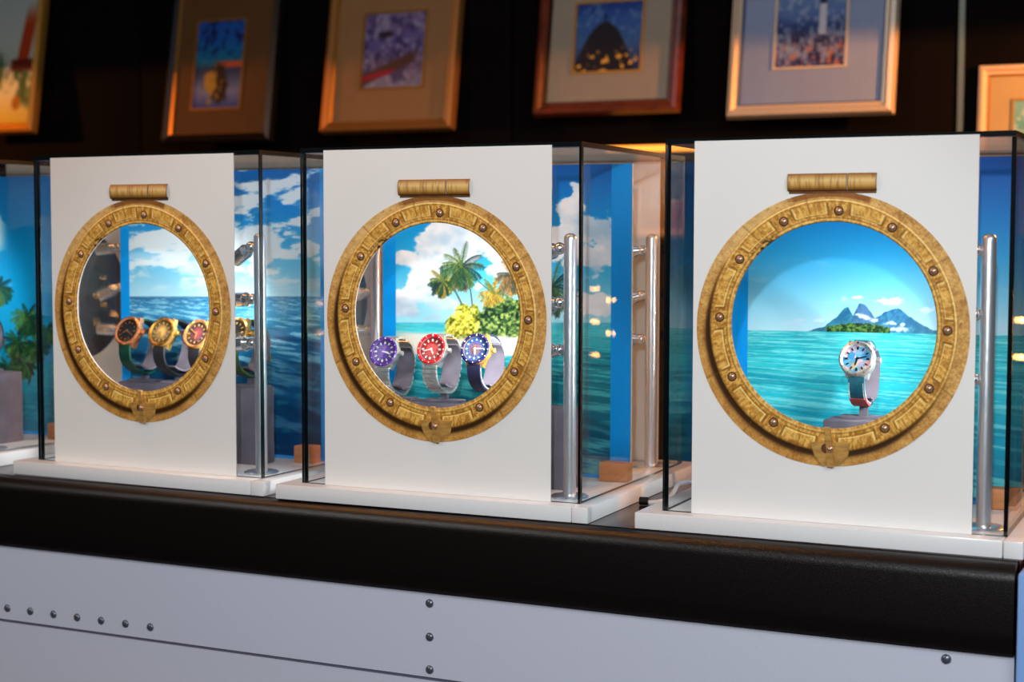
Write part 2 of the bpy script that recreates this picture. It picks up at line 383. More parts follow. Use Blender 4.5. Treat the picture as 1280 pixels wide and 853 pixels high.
def print_far_palms(X, Y):
    rnd = random.Random(9)
    C = ramp((Y-215)/280, [(0, (0, 104, 186)), (0.4, (0, 150, 216)), (0.8, (10, 150, 200)), (1, (16, 140, 180))])
    C = over(C, sm(0.5, 0.62, fbm(X/18, Y/22, 19, 5))*sm(14, -6, X)*sm(330, 300, Y), (205, 232, 244))
    a, b = sea(X, Y, 470, 44)
    S = over(ramp((Y-470)/90, [(0, (20, 150, 180)), (1, (0, 120, 160))]), sm(0.5, 0.66, a)*0.5, (90, 190, 205))
    k = sm(454, 456, Y)[..., None]; C = C*(1-k)+S*k
    for (p, q) in (((34, 402), (28, 470)), ((20, 440), (16, 490)), ((44, 440), (36, 480)), ((-6, 370), (-2, 460))):
        seg(C, X, Y, p, q, 1.3, 1.6, (60, 60, 50))
    G = [(20, 66, 44), (40, 92, 50), (64, 110, 56), (14, 48, 40)]
    for (cx, cy, s) in ((-2, 362, 20), (35, 398, 22), (22, 430, 20), (46, 435, 18), (30, 455, 18), (10, 462, 18), (58, 415, 16)):
        palm(C, X, Y, cx, cy, s, rnd, G, [(90, 90, 50), (60, 80, 50)])
    return C

# ------------------------------------------------------------------ the room
def struct(o): o['kind'] = 'structure'; return o
XL, XR, YF, YB, ZC = -6.2, 2.6, -2.2, 4.06, 3.0
struct(mbox('floor', XL, XR, YF, YB, -0.1, 0, M['floor']))
struct(mbox('ceiling', XL, XR, YF, YB, ZC, ZC+0.1, M['ceil']))
struct(mbox('wall_left', XL-0.1, XL, YF, YB, 0, ZC, M['wall']))
struct(mbox('wall_right', XR, XR+0.1, YF, YB, 0, ZC, M['wall']))
struct(mbox('wall_front', XL, XR, YF-0.1, YF, 0, ZC, M['wall']))
wb = empty('wall_back', (0, YB, 0)); wb['kind'] = 'structure'
for (a, b) in ((XL, -4.6), (-4.594, -3.25), (-3.244, -1.955), (-1.949, -0.727), (-0.721, 0.6), (0.606, XR)):
    mbox('wall_panel', a, b, 0, 0.08, 0, ZC, M['wall'], wb, bev=0.002)
mbox('panel_backing', XL, XR, 0.05, 0.1, 0, ZC, M['black'], wb)
struct(mbox('baseboard_back', XL, XR, YB-0.015, YB, 0, 0.1, M['black']))
t1 = mbox('trim_1', -0.731, -0.717, YB-0.008, YB+0.002, 0.1, ZC-0.01, M['trim']); struct(t1)

# ------------------------------------------------------------------ the bar counter
CX0, CX1, CY = -4.2, -0.278, 2.0
bar = empty('bar_counter', ((CX0+CX1)/2, 2.25, 0), 0, 'long bar counter with black padded rail over riveted silver front', 'counter')
ox, oy = (CX0+CX1)/2, 2.25
def bx(name, x0, x1, y0, y1, z0, z1, m, bev=0): return mbox(name, x0-ox, x1-ox, y0-oy, y1-oy, z0, z1, m, bar, bev)
zt = Z0-0.0222
bx('countertop', CX0, CX1, CY-0.004, CY+0.62, zt-0.03, zt, M['top'])
# rail: rounded profile swept along X
bm = bmesh.new()
prof = [(CY+0.012, zt-0.0005), (CY, zt-0.0008)]
for k in range(11):
    a = R(90*k/10); prof.append((CY-0.004-0.022*math.sin(a), zt-0.022-0.0012+0.022*math.cos(a)))
prof += [(CY-0.0262, zt-0.085), (CY-0.0235, zt-0.1085), (CY-0.019, Z0-0.137), (CY+0.012, Z0-0.137)]
xs = np.linspace(CX0, CX1, 24); prev = None
for x in xs:
    row = [bm.verts.new((x-ox, p[0]-oy, p[1])) for p in prof]
    if prev:
        for a, b, c, d in zip(prev, prev[1:], row[1:], row): bm.faces.new((a, b, c, d))
    prev = row
    if x == xs[0]: bm.faces.new(row)
bm.faces.new(prev[::-1]); bmesh.ops.recalc_face_normals(bm, faces=bm.faces[:])
link('padded_rail', bm, M['rail'], bar, smooth=True)
bx('front_panel', CX0, CX1, CY-0.012, CY+0.01, Z0-0.2622, Z0-0.137, M['silver'])
bx('front_panel', CX0, CX1, CY-0.012, CY+0.01, 0.08, Z0-0.2672, M['silver'])
bx('panel_backing', CX0, CX1, CY-0.0095, CY+0.02, 0.02, Z0-0.13, M['gap'])
bx('carcass', CX0, CX1, CY+0.02, CY+0.60, 0.0, zt-0.03, M['black'])
rv = None
rp = [(-1.886+0.0475*k-0.19, -0.2432) for k in range(-2, 4)]
rp = [(x, -0.2432) for x in np.linspace(-1.8773, -1.584, 7)]+[(-1.8773-0.0489*k, -0.2432) for k in range(1, 4)]
rp += [(-1.0851, -0.1546), (-1.0851, -0.2035), (-1.0851, -0.2510), (-0.3590, -0.1505), (-0.3590, -0.2000), (-0.3590, -0.2480), (-1.0851, -0.3), (-0.3590, -0.3)]
for (x, z) in rp:
    if rv is None:
        bm = bmesh.new(); lathe(bm, [(0.0064, 0), (0.0062, 0.0012), (0.0048, 0.0027), (0.0025, 0.0036), (0.0004, 0.0039)], 16, 'Y')
        rv = link('rivet', bm, M['rivet'], bar, smooth=True); o = rv
    else:
        o = rv.copy(); col.objects.link(o)
    o.location = (x-ox, CY-0.0119-oy, Z0+z)
pn = mbox('blue_panel', 0, 0.35, 0, 0.5, 0, Z0-0.032, M['blue'], loc=(CX1+0.004, CY-0.03, 0), bev=0.004)
tag(pn, 'light blue upright panel past the right end of the bar counter', 'panel')

# ------------------------------------------------------------------ display cases
W, D, H, T = 0.45, 0.445, 0.50, 0.006
CASES = {0: (-2.4275-0.0498, 2.0744+0.0015, -0.0622), 1: (-1.8446, 2.0313, -0.0218), 2: (-1.3163, 2.0134, 0.0192), 3: (-0.7449, 2.0215, 0.0174)}
# exact place of case 0 (shifted along its own front)
_o = np.array([-1.290, 2.921]); CASES[0] = (_o[0]*math.cos(TH)-_o[1]*math.sin(TH), _o[0]*math.sin(TH)+_o[1]*math.cos(TH), TH-.51)
where = {0: 'leftmost glass display case, cut by the left edge, with dim palm beach picture',
         1: 'glass display case holding gold watches before a cloudy sea picture',
         2: 'glass display case in the middle holding purple, red and bronze watches',
         3: 'rightmost glass display case holding one floral-dial watch before island picture'}
def pane(name, x0, x1, y0, y1, z0, z1, thin, parent):
    bm = bmesh.new(); fs = box(bm, x0, x1, y0, y1, z0, z1)
    for f in fs:
        n = f.normal if f.normal.length else None
        f.normal_update(); n = f.normal
        f.material_index = 0 if abs(n['xyz'.index(thin)]) > 0.9 else 1
    return link(name, bm, [M['glass'], M['edge']], parent)
def make_case(parent):
    b = mbox('base', -0.030, 0.4475, -0.027, 0.470, -0.022, 0, M['white'], parent, bev=0.0012)
    mbox('base_side_trim', 0.4487, 0.472, -0.027, 0.470, -0.022, 0, M['white'], parent, bev=0.0012)
    pane('front_pane', 0, W, 0, T, 0.0003, H-0.0072, 'y', parent)
    pane('back_pane', 0, W, D-T, D, 0.0003, H-0.0072, 'y', parent)
    pane('side_pane', 0, T, T+0.0003, D-T-0.0003, 0.0003, H-0.0072, 'x', parent)
    pane('side_pane', W-T, W, T+0.0003, D-T-0.0003, 0.0003, H-0.0072, 'x', parent)
    pane('top_pane', 0, W, 0, D, H-0.007, H, 'z', parent)
    for (x, y) in ((0.0005, T+0.0004), (W-T+0.0002, T+0.0004), (0.0005, D-T-0.0030), (W-T+0.0002, D-T-0.0030)):
        mbox('corner_seam', x, x+T-0.0008, y, y+0.0026, 0.0006, H-0.0076, M['edge'], parent)
roots = {}
proto = None
for i in (2, 0, 1, 3):
    x, y, a = CASES[i]
    if proto is None:
        r = empty('display_case'); make_case(r); proto = r
    else:
        r = copy_tree(proto)
    r.location = (x, y, Z0); r.rotation_euler = (0, 0, a)
    tag(r, where[i], 'display case', 'glass display cases on the bar')
    roots[i] = r
def mtx(i):
    x, y, a = CASES[i]
    return Matrix.Translation((x, y, Z0)) @ Matrix.Rotation(a, 4, 'Z')
def put(o, i, u, v, w=0.0, extra=0.0):
    o.location = mtx(i) @ Vector((u, v, w)); o.rotation_euler = (0, 0, CASES[i][2]+extra)

# ------------------------------------------------------------------ porthole posters
HC, HR = (0.2280, 0.2570), 0.1325       # hole
OC, OR = (0.2240, 0.2515), 0.1765       # outer edge of the ring
PW0, PW1, PH = 0.042, 0.407, 0.496
def card_mesh():
    bm = bmesh.new(); n = 144; th = 0.0016; cx, cz = HC
    Rr = HR+0.001
    def rect(a):
        dx, dz = math.cos(a), math.sin(a); t = 9
        if dx > 1e-9: t = min(t, (PW1-cx)/dx)
        if dx < -1e-9: t = min(t, (PW0-cx)/dx)
        if dz > 1e-9: t = min(t, (PH-cz)/dz)
        if dz < -1e-9: t = min(t, (0.0005-cz)/dz)
        return cx+dx*t, cz+dz*t
    angs = [2*PI*k/n for k in range(n)]+[math.atan2(z-cz, x-cx) % (2*PI) for x in (PW0, PW1) for z in (0.0005, PH)]
    angs = sorted(angs)
    L = []
    for a in angs:
        o = rect(a); h = (cx+Rr*math.cos(a), cz+Rr*math.sin(a))
        L.append([bm.verts.new((h[0], 0, h[1])), bm.verts.new((o[0], 0, o[1])), bm.verts.new((h[0], th, h[1])), bm.verts.new((o[0], th, o[1]))])
    m = len(L)
    for k in range(m):
        a, b = L[k], L[(k+1) % m]
        bm.faces.new((a[0], a[1], b[1], b[0])); bm.faces.new((a[2], b[2], b[3], a[3]))
        bm.faces.new((a[0], b[0], b[2], a[2])); bm.faces.new((a[1], a[3], b[3], b[1]))
    bmesh.ops.recalc_face_normals(bm, faces=bm.faces[:])
    return bm
BOLTS = [86.5, 58.5, 29, -1, -31, -60.8, -119.5, -151.5, 177, 145, 115]
def paint_ring():
    nr, nt = 46, 960
    rho = np.linspace(0, 1, nr)[:, None]; th = np.linspace(0, 2*PI, nt+1)[None, :]
    rad = HR+(OR-HR)*rho; cx = HC[0]+(OC[0]-HC[0])*rho; cz = HC[1]+(OC[1]-HC[1])*rho
    X = cx+rad*np.cos(th); Z = cz+rad*np.sin(th); deg = np.degrees(th)
    rho = np.broadcast_to(rho, X.shape)
    ang = np.broadcast_to(deg, X.shape)
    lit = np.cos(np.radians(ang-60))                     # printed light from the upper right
    px, py = X*900, Z*900
    n1 = 0.5*fbm(px/9, py/9, 201, 5)+0.5*fbm(px/1.8+3, py/1.8, 205, 3); n2 = fbm(px/2.2, py/2.2, 211, 3); n3 = fbm(ang*3.0, rho*3, 221, 3)
    C = ramp(n1, [(0.3, (150, 104, 46)), (0.5, (184, 138, 70)), (0.7, (212, 170, 98))])
    rim = 0.60+0.14*np.exp(-((ang-95)/42)**2)
    # outer flange
    fl = ramp(n1, [(0.3, (150, 108, 62)), (0.5, (180, 140, 88)), (0.7, (204, 168, 112))])
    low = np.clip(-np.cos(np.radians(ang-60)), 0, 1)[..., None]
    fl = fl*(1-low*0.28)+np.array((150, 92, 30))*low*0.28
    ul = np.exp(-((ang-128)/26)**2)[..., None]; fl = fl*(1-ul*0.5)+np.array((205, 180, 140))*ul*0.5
    mk = sm(0.0, 0.03, rho-rim)
    C = C*(1-mk[..., None])+fl*mk[..., None]
    C = over(C, sm(0.72, 0.8, n2)*0.7*mk, (110, 70, 34))
    C = over(C, sm(0.54, 0.66, n2)*0.5*(1-mk), (118, 78, 28))
    stk = fbm(ang*1.1, rho*7, 261, 4)
    C = over(C, sm(0.50, 0.66, stk)*0.5*(1-mk), (232, 196, 118))
    C = over(C, sm(0.46, 0.34, stk)*0.4*(1-mk), (128, 84, 30))
    # step line: printed shadow on the left and bottom, bright rim top right
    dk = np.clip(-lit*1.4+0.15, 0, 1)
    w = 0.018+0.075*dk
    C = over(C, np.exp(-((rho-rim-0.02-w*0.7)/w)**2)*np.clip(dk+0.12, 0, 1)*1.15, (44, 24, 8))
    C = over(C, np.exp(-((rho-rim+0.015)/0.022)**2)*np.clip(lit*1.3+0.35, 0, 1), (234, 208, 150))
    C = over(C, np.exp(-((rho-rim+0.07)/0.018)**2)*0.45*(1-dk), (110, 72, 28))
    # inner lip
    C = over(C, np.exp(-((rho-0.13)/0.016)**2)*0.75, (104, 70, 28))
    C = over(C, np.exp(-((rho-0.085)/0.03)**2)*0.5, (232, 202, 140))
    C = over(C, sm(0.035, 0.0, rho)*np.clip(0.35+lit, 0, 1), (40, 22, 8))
    # raised plates between bolts, with bridges stepping round each bolt
    dist = np.full(X.shape, 999.0)
    for b in BOLTS+[-91]:
        d = (ang-b+180) % 360-180
        dist = np.minimum(dist, np.abs(d))
    edge = dist-6.4
    lo = np.where(edge > 0, 0.265, 0.475)
    plate = sm(-0.3, 0.5, edge)*sm(0.25, 0.28, rho)*sm(rim-0.10, rim-0.13, rho)
    C = over(C, plate*0.35*(1-n3), (196, 160, 88))
    C = over(C, plate*sm(0.52, 0.66, fbm(ang/1.6, rho*5, 233, 3))*0.45, (214, 182, 110))
    ln = np.exp(-((rho-0.265)/0.014)**2)*(edge > 0)+np.exp(-(edge/0.5)**2)*(rho > 0.26)*(rho < rim-0.1)
    C = over(C, ln*0.75, (236, 212, 150))
    ln = np.exp(-((rho-0.235)/0.012)**2)*(edge > -0.8)+np.exp(-((edge+1.0)/0.45)**2)*(rho > 0.235)*(rho < rim-0.1)
    C = over(C, ln*0.75, (92, 58, 20))
    for s in (32, 57, 101, 131, 203, 231, 255, 309, 333):
        d = (ang-s+180) % 360-180
        C = over(C, np.exp(-(d/0.35)**2)*0.5*(rho > 0.3), (96, 62, 24))
    # stains on the upper left lip
    C = over(C, sm(0.5, 0.6, n2)*np.exp(-((ang-132)/9)**2)*sm(0.26, 0.1, rho)*1.0, (40, 26, 10))
    # printed shadow under the hinge
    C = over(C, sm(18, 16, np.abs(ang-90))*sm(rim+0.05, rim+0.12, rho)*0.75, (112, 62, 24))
    y = -(0.0008+0.0016*(1-sm(0.0, 0.045, rho-rim))-0.0006*(np.exp(-((rho-0.24)/0.02)**2))*(edge > -1)-0.0006*sm(0.03, 0, rho))
    C = C*np.array((1.10, 1.07, 1.0))+np.array((4, 2, -6))
    return X, y, Z, C
def make_poster(root):
    link('card', card_mesh(), M['card'], root)
    X, Y, Z, C = paint_ring()
    grid_mesh('porthole_ring', X, Y, Z, C, print_mat('porthole_print', 0.5, 0.3), root)
    bm0 = None
    for a in BOLTS:
        p = (0.2262+0.147*math.cos(R(a)), -0.0023, 0.2565+0.147*math.sin(R(a)))
        if bm0 is None:
            bm = bmesh.new(); lathe(bm, [(0.0050, 0), (0.0048, 0.0012), (0.0036, 0.0026), (0.0018, 0.0034), (0.0002, 0.0036)], 16, 'Y')
            bm0 = link('bolt', bm, M['bolt'], root, smooth=True); o = bm0
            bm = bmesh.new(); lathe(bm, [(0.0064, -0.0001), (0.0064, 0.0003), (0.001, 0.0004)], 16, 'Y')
            ws = link('bolt_shadow_disc', bm, M['boltbase'], o); w2 = ws  # dark disc laid under each bolt as its printed shadow
        else:
            o = bm0.copy(); col.objects.link(o); w2 = ws.copy(); col.objects.link(w2); w2.parent = o
        o.location = p
    # hinge: two barrel knuckles
    hm = print_mat('hinge_print', 0.45, 0.35)
    for (x0, x1) in ((0.1685, 0.2455), (0.2463, 0.2830)):
        t = np.linspace(0, PI, 22)[:, None]; xx = np.linspace(x0, x1, 60)[None, :]
        Xg = xx+0*t; Yg = -0.0010-0.0042*np.sin(t)+0*xx; Zg = 0.4398+0.0113*np.cos(t)+0*xx
        q = (t/PI)+0*xx
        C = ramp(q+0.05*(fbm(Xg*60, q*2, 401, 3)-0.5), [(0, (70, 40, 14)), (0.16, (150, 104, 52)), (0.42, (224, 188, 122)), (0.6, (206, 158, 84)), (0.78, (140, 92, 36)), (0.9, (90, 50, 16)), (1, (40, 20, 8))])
        C = over(C, sm(0.5, 0.75, fbm(Xg*400, q*1.5, 411, 3))*0.4, (110, 68, 24))
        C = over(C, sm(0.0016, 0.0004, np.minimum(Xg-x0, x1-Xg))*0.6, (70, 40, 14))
        grid_mesh('hinge_knuckle', Xg, Yg, Zg, C, hm, root)
    mbox('hinge_shade_strip', 0.170, 0.282, -0.0009, 0, 0.4255, 0.4300, M['brassdk'], root)  # dark strip stands for the brown reflection under the hinge
    # latch
    bm = bmesh.new()
    pts = [(-0.028, 0.014), (0.028, 0.016), (0.022, -0.006), (0.012, -0.016), (-0.010, -0.018), (-0.020, -0.008)]
    f = [bm.verts.new((x, 0, z)) for x, z in pts]; b = [bm.verts.new((x*0.92, -0.0022, z*0.92)) for x, z in pts]
    bm.faces.new(f); bm.faces.new(b[::-1])
    for k in range(len(pts)): bm.faces.new((f[k], f[(k+1) % 6], b[(k+1) % 6], b[k]))
    bmesh.ops.recalc_face_normals(bm, faces=bm.faces[:])
    link('latch_plate', bm, M['brass'], root, loc=(0.2285, -0.0012, 0.0925), smooth=False)
    bm = bmesh.new()
    pts = [(-0.0065, 0.026), (0.0015, 0.026), (0.0085, -0.022), (0.0065, -0.027), (-0.0015, -0.026)]
    f = [bm.verts.new((x, 0, z)) for x, z in pts]; b = [bm.verts.new((x*0.8, -0.004, z*0.96)) for x, z in pts]
    bm.faces.new(f); bm.faces.new(b[::-1])
    for k in range(5): bm.faces.new((f[k], f[(k+1) % 5], b[(k+1) % 5], b[k]))
    bmesh.ops.recalc_face_normals(bm, faces=bm.faces[:])
    link('latch_lever', bm, M['brass'], root, loc=(0.2275, -0.0034, 0.1005))
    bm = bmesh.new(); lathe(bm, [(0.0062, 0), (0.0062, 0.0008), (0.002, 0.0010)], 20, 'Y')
    link('latch_shadow', bm, M['brassdk'], root, loc=(0.2235, -0.0033, 0.0985)).name = 'latch_shade_disc'  # dark disc puts a shadow behind the latch lever
    bm = bmesh.new(); lathe(bm, [(0.0045, 0), (0.0042, 0.002), (0.002, 0.0038), (0.0003, 0.004)], 14, 'Y')
    link('latch_screw', bm, M['bolt'], root, loc=(0.2295, -0.0073, 0.0985), smooth=True)
pl = {1: 'white porthole poster on the left case, warm-tinted, gold watches behind its hole',
      2: 'white brass porthole poster on the middle case, palm beach seen through its hole',
      3: 'white brass porthole poster on the right case, volcanic islands seen through its hole'}
pproto = None
for i in (2, 1, 3):
    if pproto is None:
        p = empty('porthole_poster'); make_poster(p); pproto = p
    else: p = copy_tree(pproto)
    put(p, i, {1: -0.003, 2: 0.0, 3: 0.0}[i], -0.0030)
    tag(p, pl[i], 'poster', 'porthole posters on the case fronts')
rl = {0: 'plain white poster back seen inside the leftmost case, hole showing dark room',
      1: 'plain white poster back at the rear of the gold watch case',
      2: 'plain white poster back at the rear of the middle case, right of blue border',
      3: 'plain white poster back at the rear of the rightmost case'}
rm = None
for i in (0, 1, 2, 3):
    if rm is None: o = link('rear_poster', card_mesh(), M['card']); rm = o
    else: o = rm.copy(); col.objects.link(o)
    put(o, i, 0, D+0.0015); tag(o, rl[i], 'poster', 'plain posters on the case backs')

# ------------------------------------------------------------------ backdrop boards with their prints
HG = {0: [456.06234, -12.11535, -107.94346, -45.05341, -643.69581, 530.74392, -0.15498, -0.0206, 1.0],
      1: [528.79617, -13.47587, 149.58123, -46.35309, -715.98113, 557.59644, -0.15978, -0.02291, 1.0],
      2: [593.6508, -14.55261, 473.82527, -45.858, -773.18938, 579.05053, -0.15848, -0.02474, 1.0],
      3: [652.48643, -16.02044, 893.65394, -50.68285, -851.17577, 608.25951, -0.17513, -0.02724, 1.0]}
VB = {0: 0.235, 1: 0.200, 2: 0.235, 3: 0.235}
pm = print_mat('backdrop_print', 0.38, 0.35)
bl = {0: ('backdrop board with dim palm beach print in the leftmost case', print_far_palms),
      1: ('backdrop board printed with clouded sky over dark blue sea', print_clouds_sea),
      2: ('backdrop board printed with palm trees, white clouds and beach', print_palm_beach),
      3: ('backdrop board printed with volcanic islands on turquoise sea', print_islands)}
for i, (u0, u1, p0, p1) in {0: (0.03, 0.437, 0.032, 0.437), 1: (-0.0, 0.437, 0.0268, 0.4255), 2: (0.008, 0.437, 0.0323, 0.4035), 3: (0.020, 0.437, 0.0478, 0.437)}.items():
    u0 = max(u0, 0.0075)
    r = empty('backdrop_board'); put(r, i, 0, VB[i]); tag(r, bl[i][0], 'backdrop', 'printed backdrop boards')
    bm = bmesh.new(); box(bm, u0, u1, 0.0006, 0.006, 0.0005, 0.480)
    link('board', bm, M['board'], r)
    q = 0.00112 if i else 0.0016
    us = np.linspace(u0, u1, int((u1-u0)/q)); ws = np.linspace(0.0005, 0.480, int(0.48/q))
    U_, W_ = np.meshgrid(us, ws)
    h = HG[i]; dn = h[6]*U_+h[7]*W_+1
    X_ = (h[0]*U_+h[1]*W_+h[2])/dn; Y_ = (h[3]*U_+h[4]*W_+h[5])/dn
    C = bl[i][1](X_, Y_)
    plain = np.clip((U_ < p0)*1.0+(U_ > p1)*1.0+(W_ < 0.006)*1.0, 0, 1)
    C = over(C, plain, (0, 152, 238))
    grid_mesh('print', U_, U_*0, W_, C, pm, r)

# ------------------------------------------------------------------ chrome spotlight poles
def make_pole(root):
    bm = bmesh.new(); lathe(bm, [(0.0275, 0.0), (0.0275, 0.0015), (0.024, 0.0035), (0.011, 0.0045)], 40)
    link('foot', bm, M['chrome'], root, smooth=True)
    bm = bmesh.new(); lathe(bm, [(0.0093, 0.004), (0.0093, 0.366), (0.0088, 0.3695), (0.0070, 0.3722), (0.004, 0.3740), (0.0006, 0.3746)], 36)
    link('pole', bm, M['brushed'], root, smooth=True)
HEADS = []
def add_heads(root, spec):
    for (w, d) in spec:
        d = Vector(d).normalized(); j = Vector((-0.0165, 0, w))
        bm = bmesh.new(); tube(bm, (-0.006, 0, w), j, 0.0062, 0.0062, 14)
        bmesh.ops.create_uvsphere(bm, u_segments=16, v_segments=10, radius=0.0088, matrix=Matrix.Translation(j))
        h = link('lamp_head', bm, M['chrome'], root, smooth=True)
        bm = bmesh.new(); tube(bm, j+d*0.004, j+d*0.014, 0.0075, 0.0108, 20); tube(bm, j+d*0.014, j+d*0.044, 0.0116, 0.0116, 24)
        link('lamp_barrel', bm, M['chrome'], h, smooth=True)
        bm = bmesh.new(); tube(bm, j+d*0.0441, j+d*0.0446, 0.0090, 0.0090, 20)
        link('lamp_lens', bm, M['lens'], h)
        HEADS.append((root, j+d*0.048, d))
fp = {0: 'chrome spotlight pole at the left edge of the photo, beside grey plinth', 1: 'chrome spotlight pole at the front right corner of the gold watch case',
      2: 'chrome spotlight pole at the front right corner of the middle case', 3: 'chrome spotlight pole at the front right corner of the rightmost case'}
bp_ = {0: 'chrome spotlight pole at the rear of the leftmost case, heads seen through left porthole', 1: 'chrome spotlight pole at the rear of the gold watch case, seen through middle porthole',
       2: 'chrome spotlight pole at the rear of the middle case, before white poster back', 3: 'chrome spotlight pole at the rear of the rightmost case'}
fspec = {0: [(0.350, (-1, .4, -.5)), (0.27, (-1, .4, -.2)), (0.2, (-1, .3, 0))],
         1: [(0.353, (-1, .30, -.55)), (0.272, (-1, .45, -.05)), (0.203, (-1, .25, -.12))],
         2: [(0.353, (-1, .45, -.28)), (0.276, (-1, .35, -.20)), (0.209, (-1, .25, -.10))],
         3: [(0.353, (-1, .60, -.30)), (0.272, (-1, .55, -.22)), (0.189, (-1, .35, -.05))]}
bspec = {0: [(0.348, (-1, -.3, -.12)), (0.272, (-1, -.3, -.42)), (0.190, (-1, -.3, .04))], 1: [(0.348, (-1, -.3, -.3)), (0.272, (-1, -.3, -.2)), (0.205, (-1, -.3, -.05))],
         2: [(0.348, (-1, -.3, -.15)), (0.275, (-1, -.3, -.30)), (0.205, (-1, -.3, -.05))], 3: [(0.348, (-1, -.3, -.3)), (0.272, (-1, -.3, -.2)), (0.205, (-1, -.3, -.05))]}
mats_pole = None
for i in (0, 1, 2, 3):
    for rear in (0, 1):
        r = empty('spotlight_pole')
        if mats_pole is None:
            make_pole(r); mats_pole = children(r)
        else:
            for c in mats_pole:
                k = c.copy(); col.objects.link(k); k.parent = r
        add_heads(r, (bspec if rear else fspec)[i])
        put(r, i, 0.4135, 0.390 if rear else 0.050, 0.0003)
        r['slot'] = i
        tag(r, (bp_ if rear else fp)[i], 'lamp', 'chrome spotlight poles in the cases')
bpy.context.view_layer.update()
PW_FRONT, PW_REAR = 2.2, 1.2
for (root, p, d) in HEADS:
    rear = 'rear' in root['label']
    L = bpy.data.lights.new('lamp_beam', 'SPOT'); L.energy = PW_REAR if rear else PW_FRONT*{0: 0.6, 1: 1.15, 2: 1.15, 3: 0.7}[int(root['slot'])]
    L.color = (1.0, 0.97, 0.92); L.spot_size = R(125); L.spot_blend = 1.0; L.shadow_soft_size = 0.008
    o = bpy.data.objects.new('lamp_beam', L); col.objects.link(o); o.parent = root
    o.location = p
    o.rotation_euler = Vector(d).to_track_quat('-Z', 'Y').to_euler()

# ------------------------------------------------------------------ plinths, blocks
def plinth(i, u0, u1, v0, v1, h, label):
    o = mbox('plinth', 0, u1-u0, 0, v1-v0, 0.0003, h, M['suede'], bev=0.0015); put(o, i, u0, v0)
    tag(o, label, 'plinth')
plinth(0, 0.16, 0.376, 0.105, 0.160, 0.126, 'grey suede plinth in the leftmost case under a strap cuff')
plinth(1, 0.075, 0.362, 0.112, 0.158, 0.125, 'grey suede plinth carrying the gold watches')
plinth(2, 0.105, 0.392, 0.100, 0.150, 0.119, 'grey suede plinth carrying the purple, red and bronze watches')
plinth(3, 0.196, 0.300, 0.090, 0.145, 0.124, 'short grey suede plinth under the floral-dial watch')
for i, (u, v, lb) in {1: (0.395, 0.165, 'wooden block at the backdrop foot in the gold watch case'), 2: (0.3975, 0.2050, 'wooden block at the blue border foot in the middle case'),
                      3: (0.3920, 0.2000, 'wooden block at the right backdrop foot in the rightmost case'), 0: (0.395, 0.20, 'wooden block behind glass at the far left case')}.items():
    w_ = 0.034 if i == 1 else 0.044
    o = mbox('wooden_block', 0, w_, 0, 0.028, 0.0003, 0.0285, M['wood'], bev=0.001)
    put(o, i, u, v); tag(o, lb, 'block', 'wooden blocks holding the backdrops')

# ------------------------------------------------------------------ watches
def sp(v, e): return math.copysign(abs(v)**e, v)
SE = 0.78
def strap_path(n=64, av=0.034, aw=0.038, cv=0.034, cw=-0.004):
    return [(cv-av*math.cos(2*PI*k/n), cw+aw*math.sin(2*PI*k/n)) for k in range(n)]
def band(bm, a0, a1, av, aw, width, th, n=48, cv=0.034, cw=-0.009, mi=0, wf=None):
    """band swept on an ellipse in the y-z plane, angle 0 = towards the viewer, +90 = top"""
    prev = None
    for k in range(n+1):
        t = k/n; a = R(a0+(a1-a0)*t)
        w = (width if wf is None else wf(t))/2
        nx, nz = -math.cos(a)/av, math.sin(a)/aw; q = math.hypot(nx, nz); nx, nz = nx/q, nz/q
        y, z = cv-av*sp(math.cos(a), SE), cw+aw*sp(math.sin(a), SE)
        row = [bm.verts.new(p) for p in ((-w, y, z), (-w*0.96, y+nx*th, z+nz*th), (w*0.96, y+nx*th, z+nz*th), (w, y, z))]
        if prev:
            for j in range(4): bm.faces.new((prev[j], prev[(j+1) % 4], row[(j+1) % 4], row[j])).material_index = mi
        else: bm.faces.new(row).material_index = mi
        prev = row
    bm.faces.new(prev[::-1]).material_index = mi
    bmesh.ops.recalc_face_normals(bm, faces=bm.faces[:])
def dial_mat(name, inner, outer, rough=0.55, floral=False):
    m = bpy.data.materials.new(name); m.use_nodes = True; nt = m.node_tree; b = nt.nodes['Principled BSDF']
    tc = nt.nodes.new('ShaderNodeTexCoord'); ln = nt.nodes.new('ShaderNodeVectorMath'); ln.operation = 'LENGTH'
    nt.links.new(tc.outputs['Object'], ln.inputs[0])
    mr = nt.nodes.new('ShaderNodeMapRange'); mr.inputs[2].default_value = 0.0165; nt.links.new(ln.outputs['Value'], mr.inputs[0])
    rp = nt.nodes.new('ShaderNodeValToRGB'); rp.color_ramp.elements[0].color = inner; rp.color_ramp.elements[1].color = outer
    rp.color_ramp.elements[0].position = 0.25; rp.color_ramp.elements[1].position = 0.75
    if floral:
        n = nt.nodes.new('ShaderNodeTexVoronoi'); n.inputs['Scale'].default_value = 120
        nt.links.new(tc.outputs['Object'], n.inputs['Vector']); nt.links.new(n.outputs['Color'], rp.inputs[0])
        sp = nt.nodes.new('ShaderNodeSeparateColor'); nt.links.new(n.outputs['Color'], sp.inputs[0]); nt.links.new(sp.outputs[0], rp.inputs[0])
        r = rp.color_ramp; r.interpolation = 'LINEAR'
        for e, c in ((0.1, srgb(60, 160, 215)), (0.35, srgb(250, 245, 245)), (0.55, srgb(240, 150, 150)), (0.75, srgb(240, 200, 130)), (0.95, srgb(90, 190, 225))):
            k = r.elements.new(e); k.color = c
    else: nt.links.new(mr.outputs[0], rp.inputs[0])
    nt.links.new(rp.outputs[0], b.inputs['Base Color']); b.inputs['Roughness'].default_value = rough
    return m
M['lume'] = mat('pale_lume', srgb(235, 238, 230), 0.4)
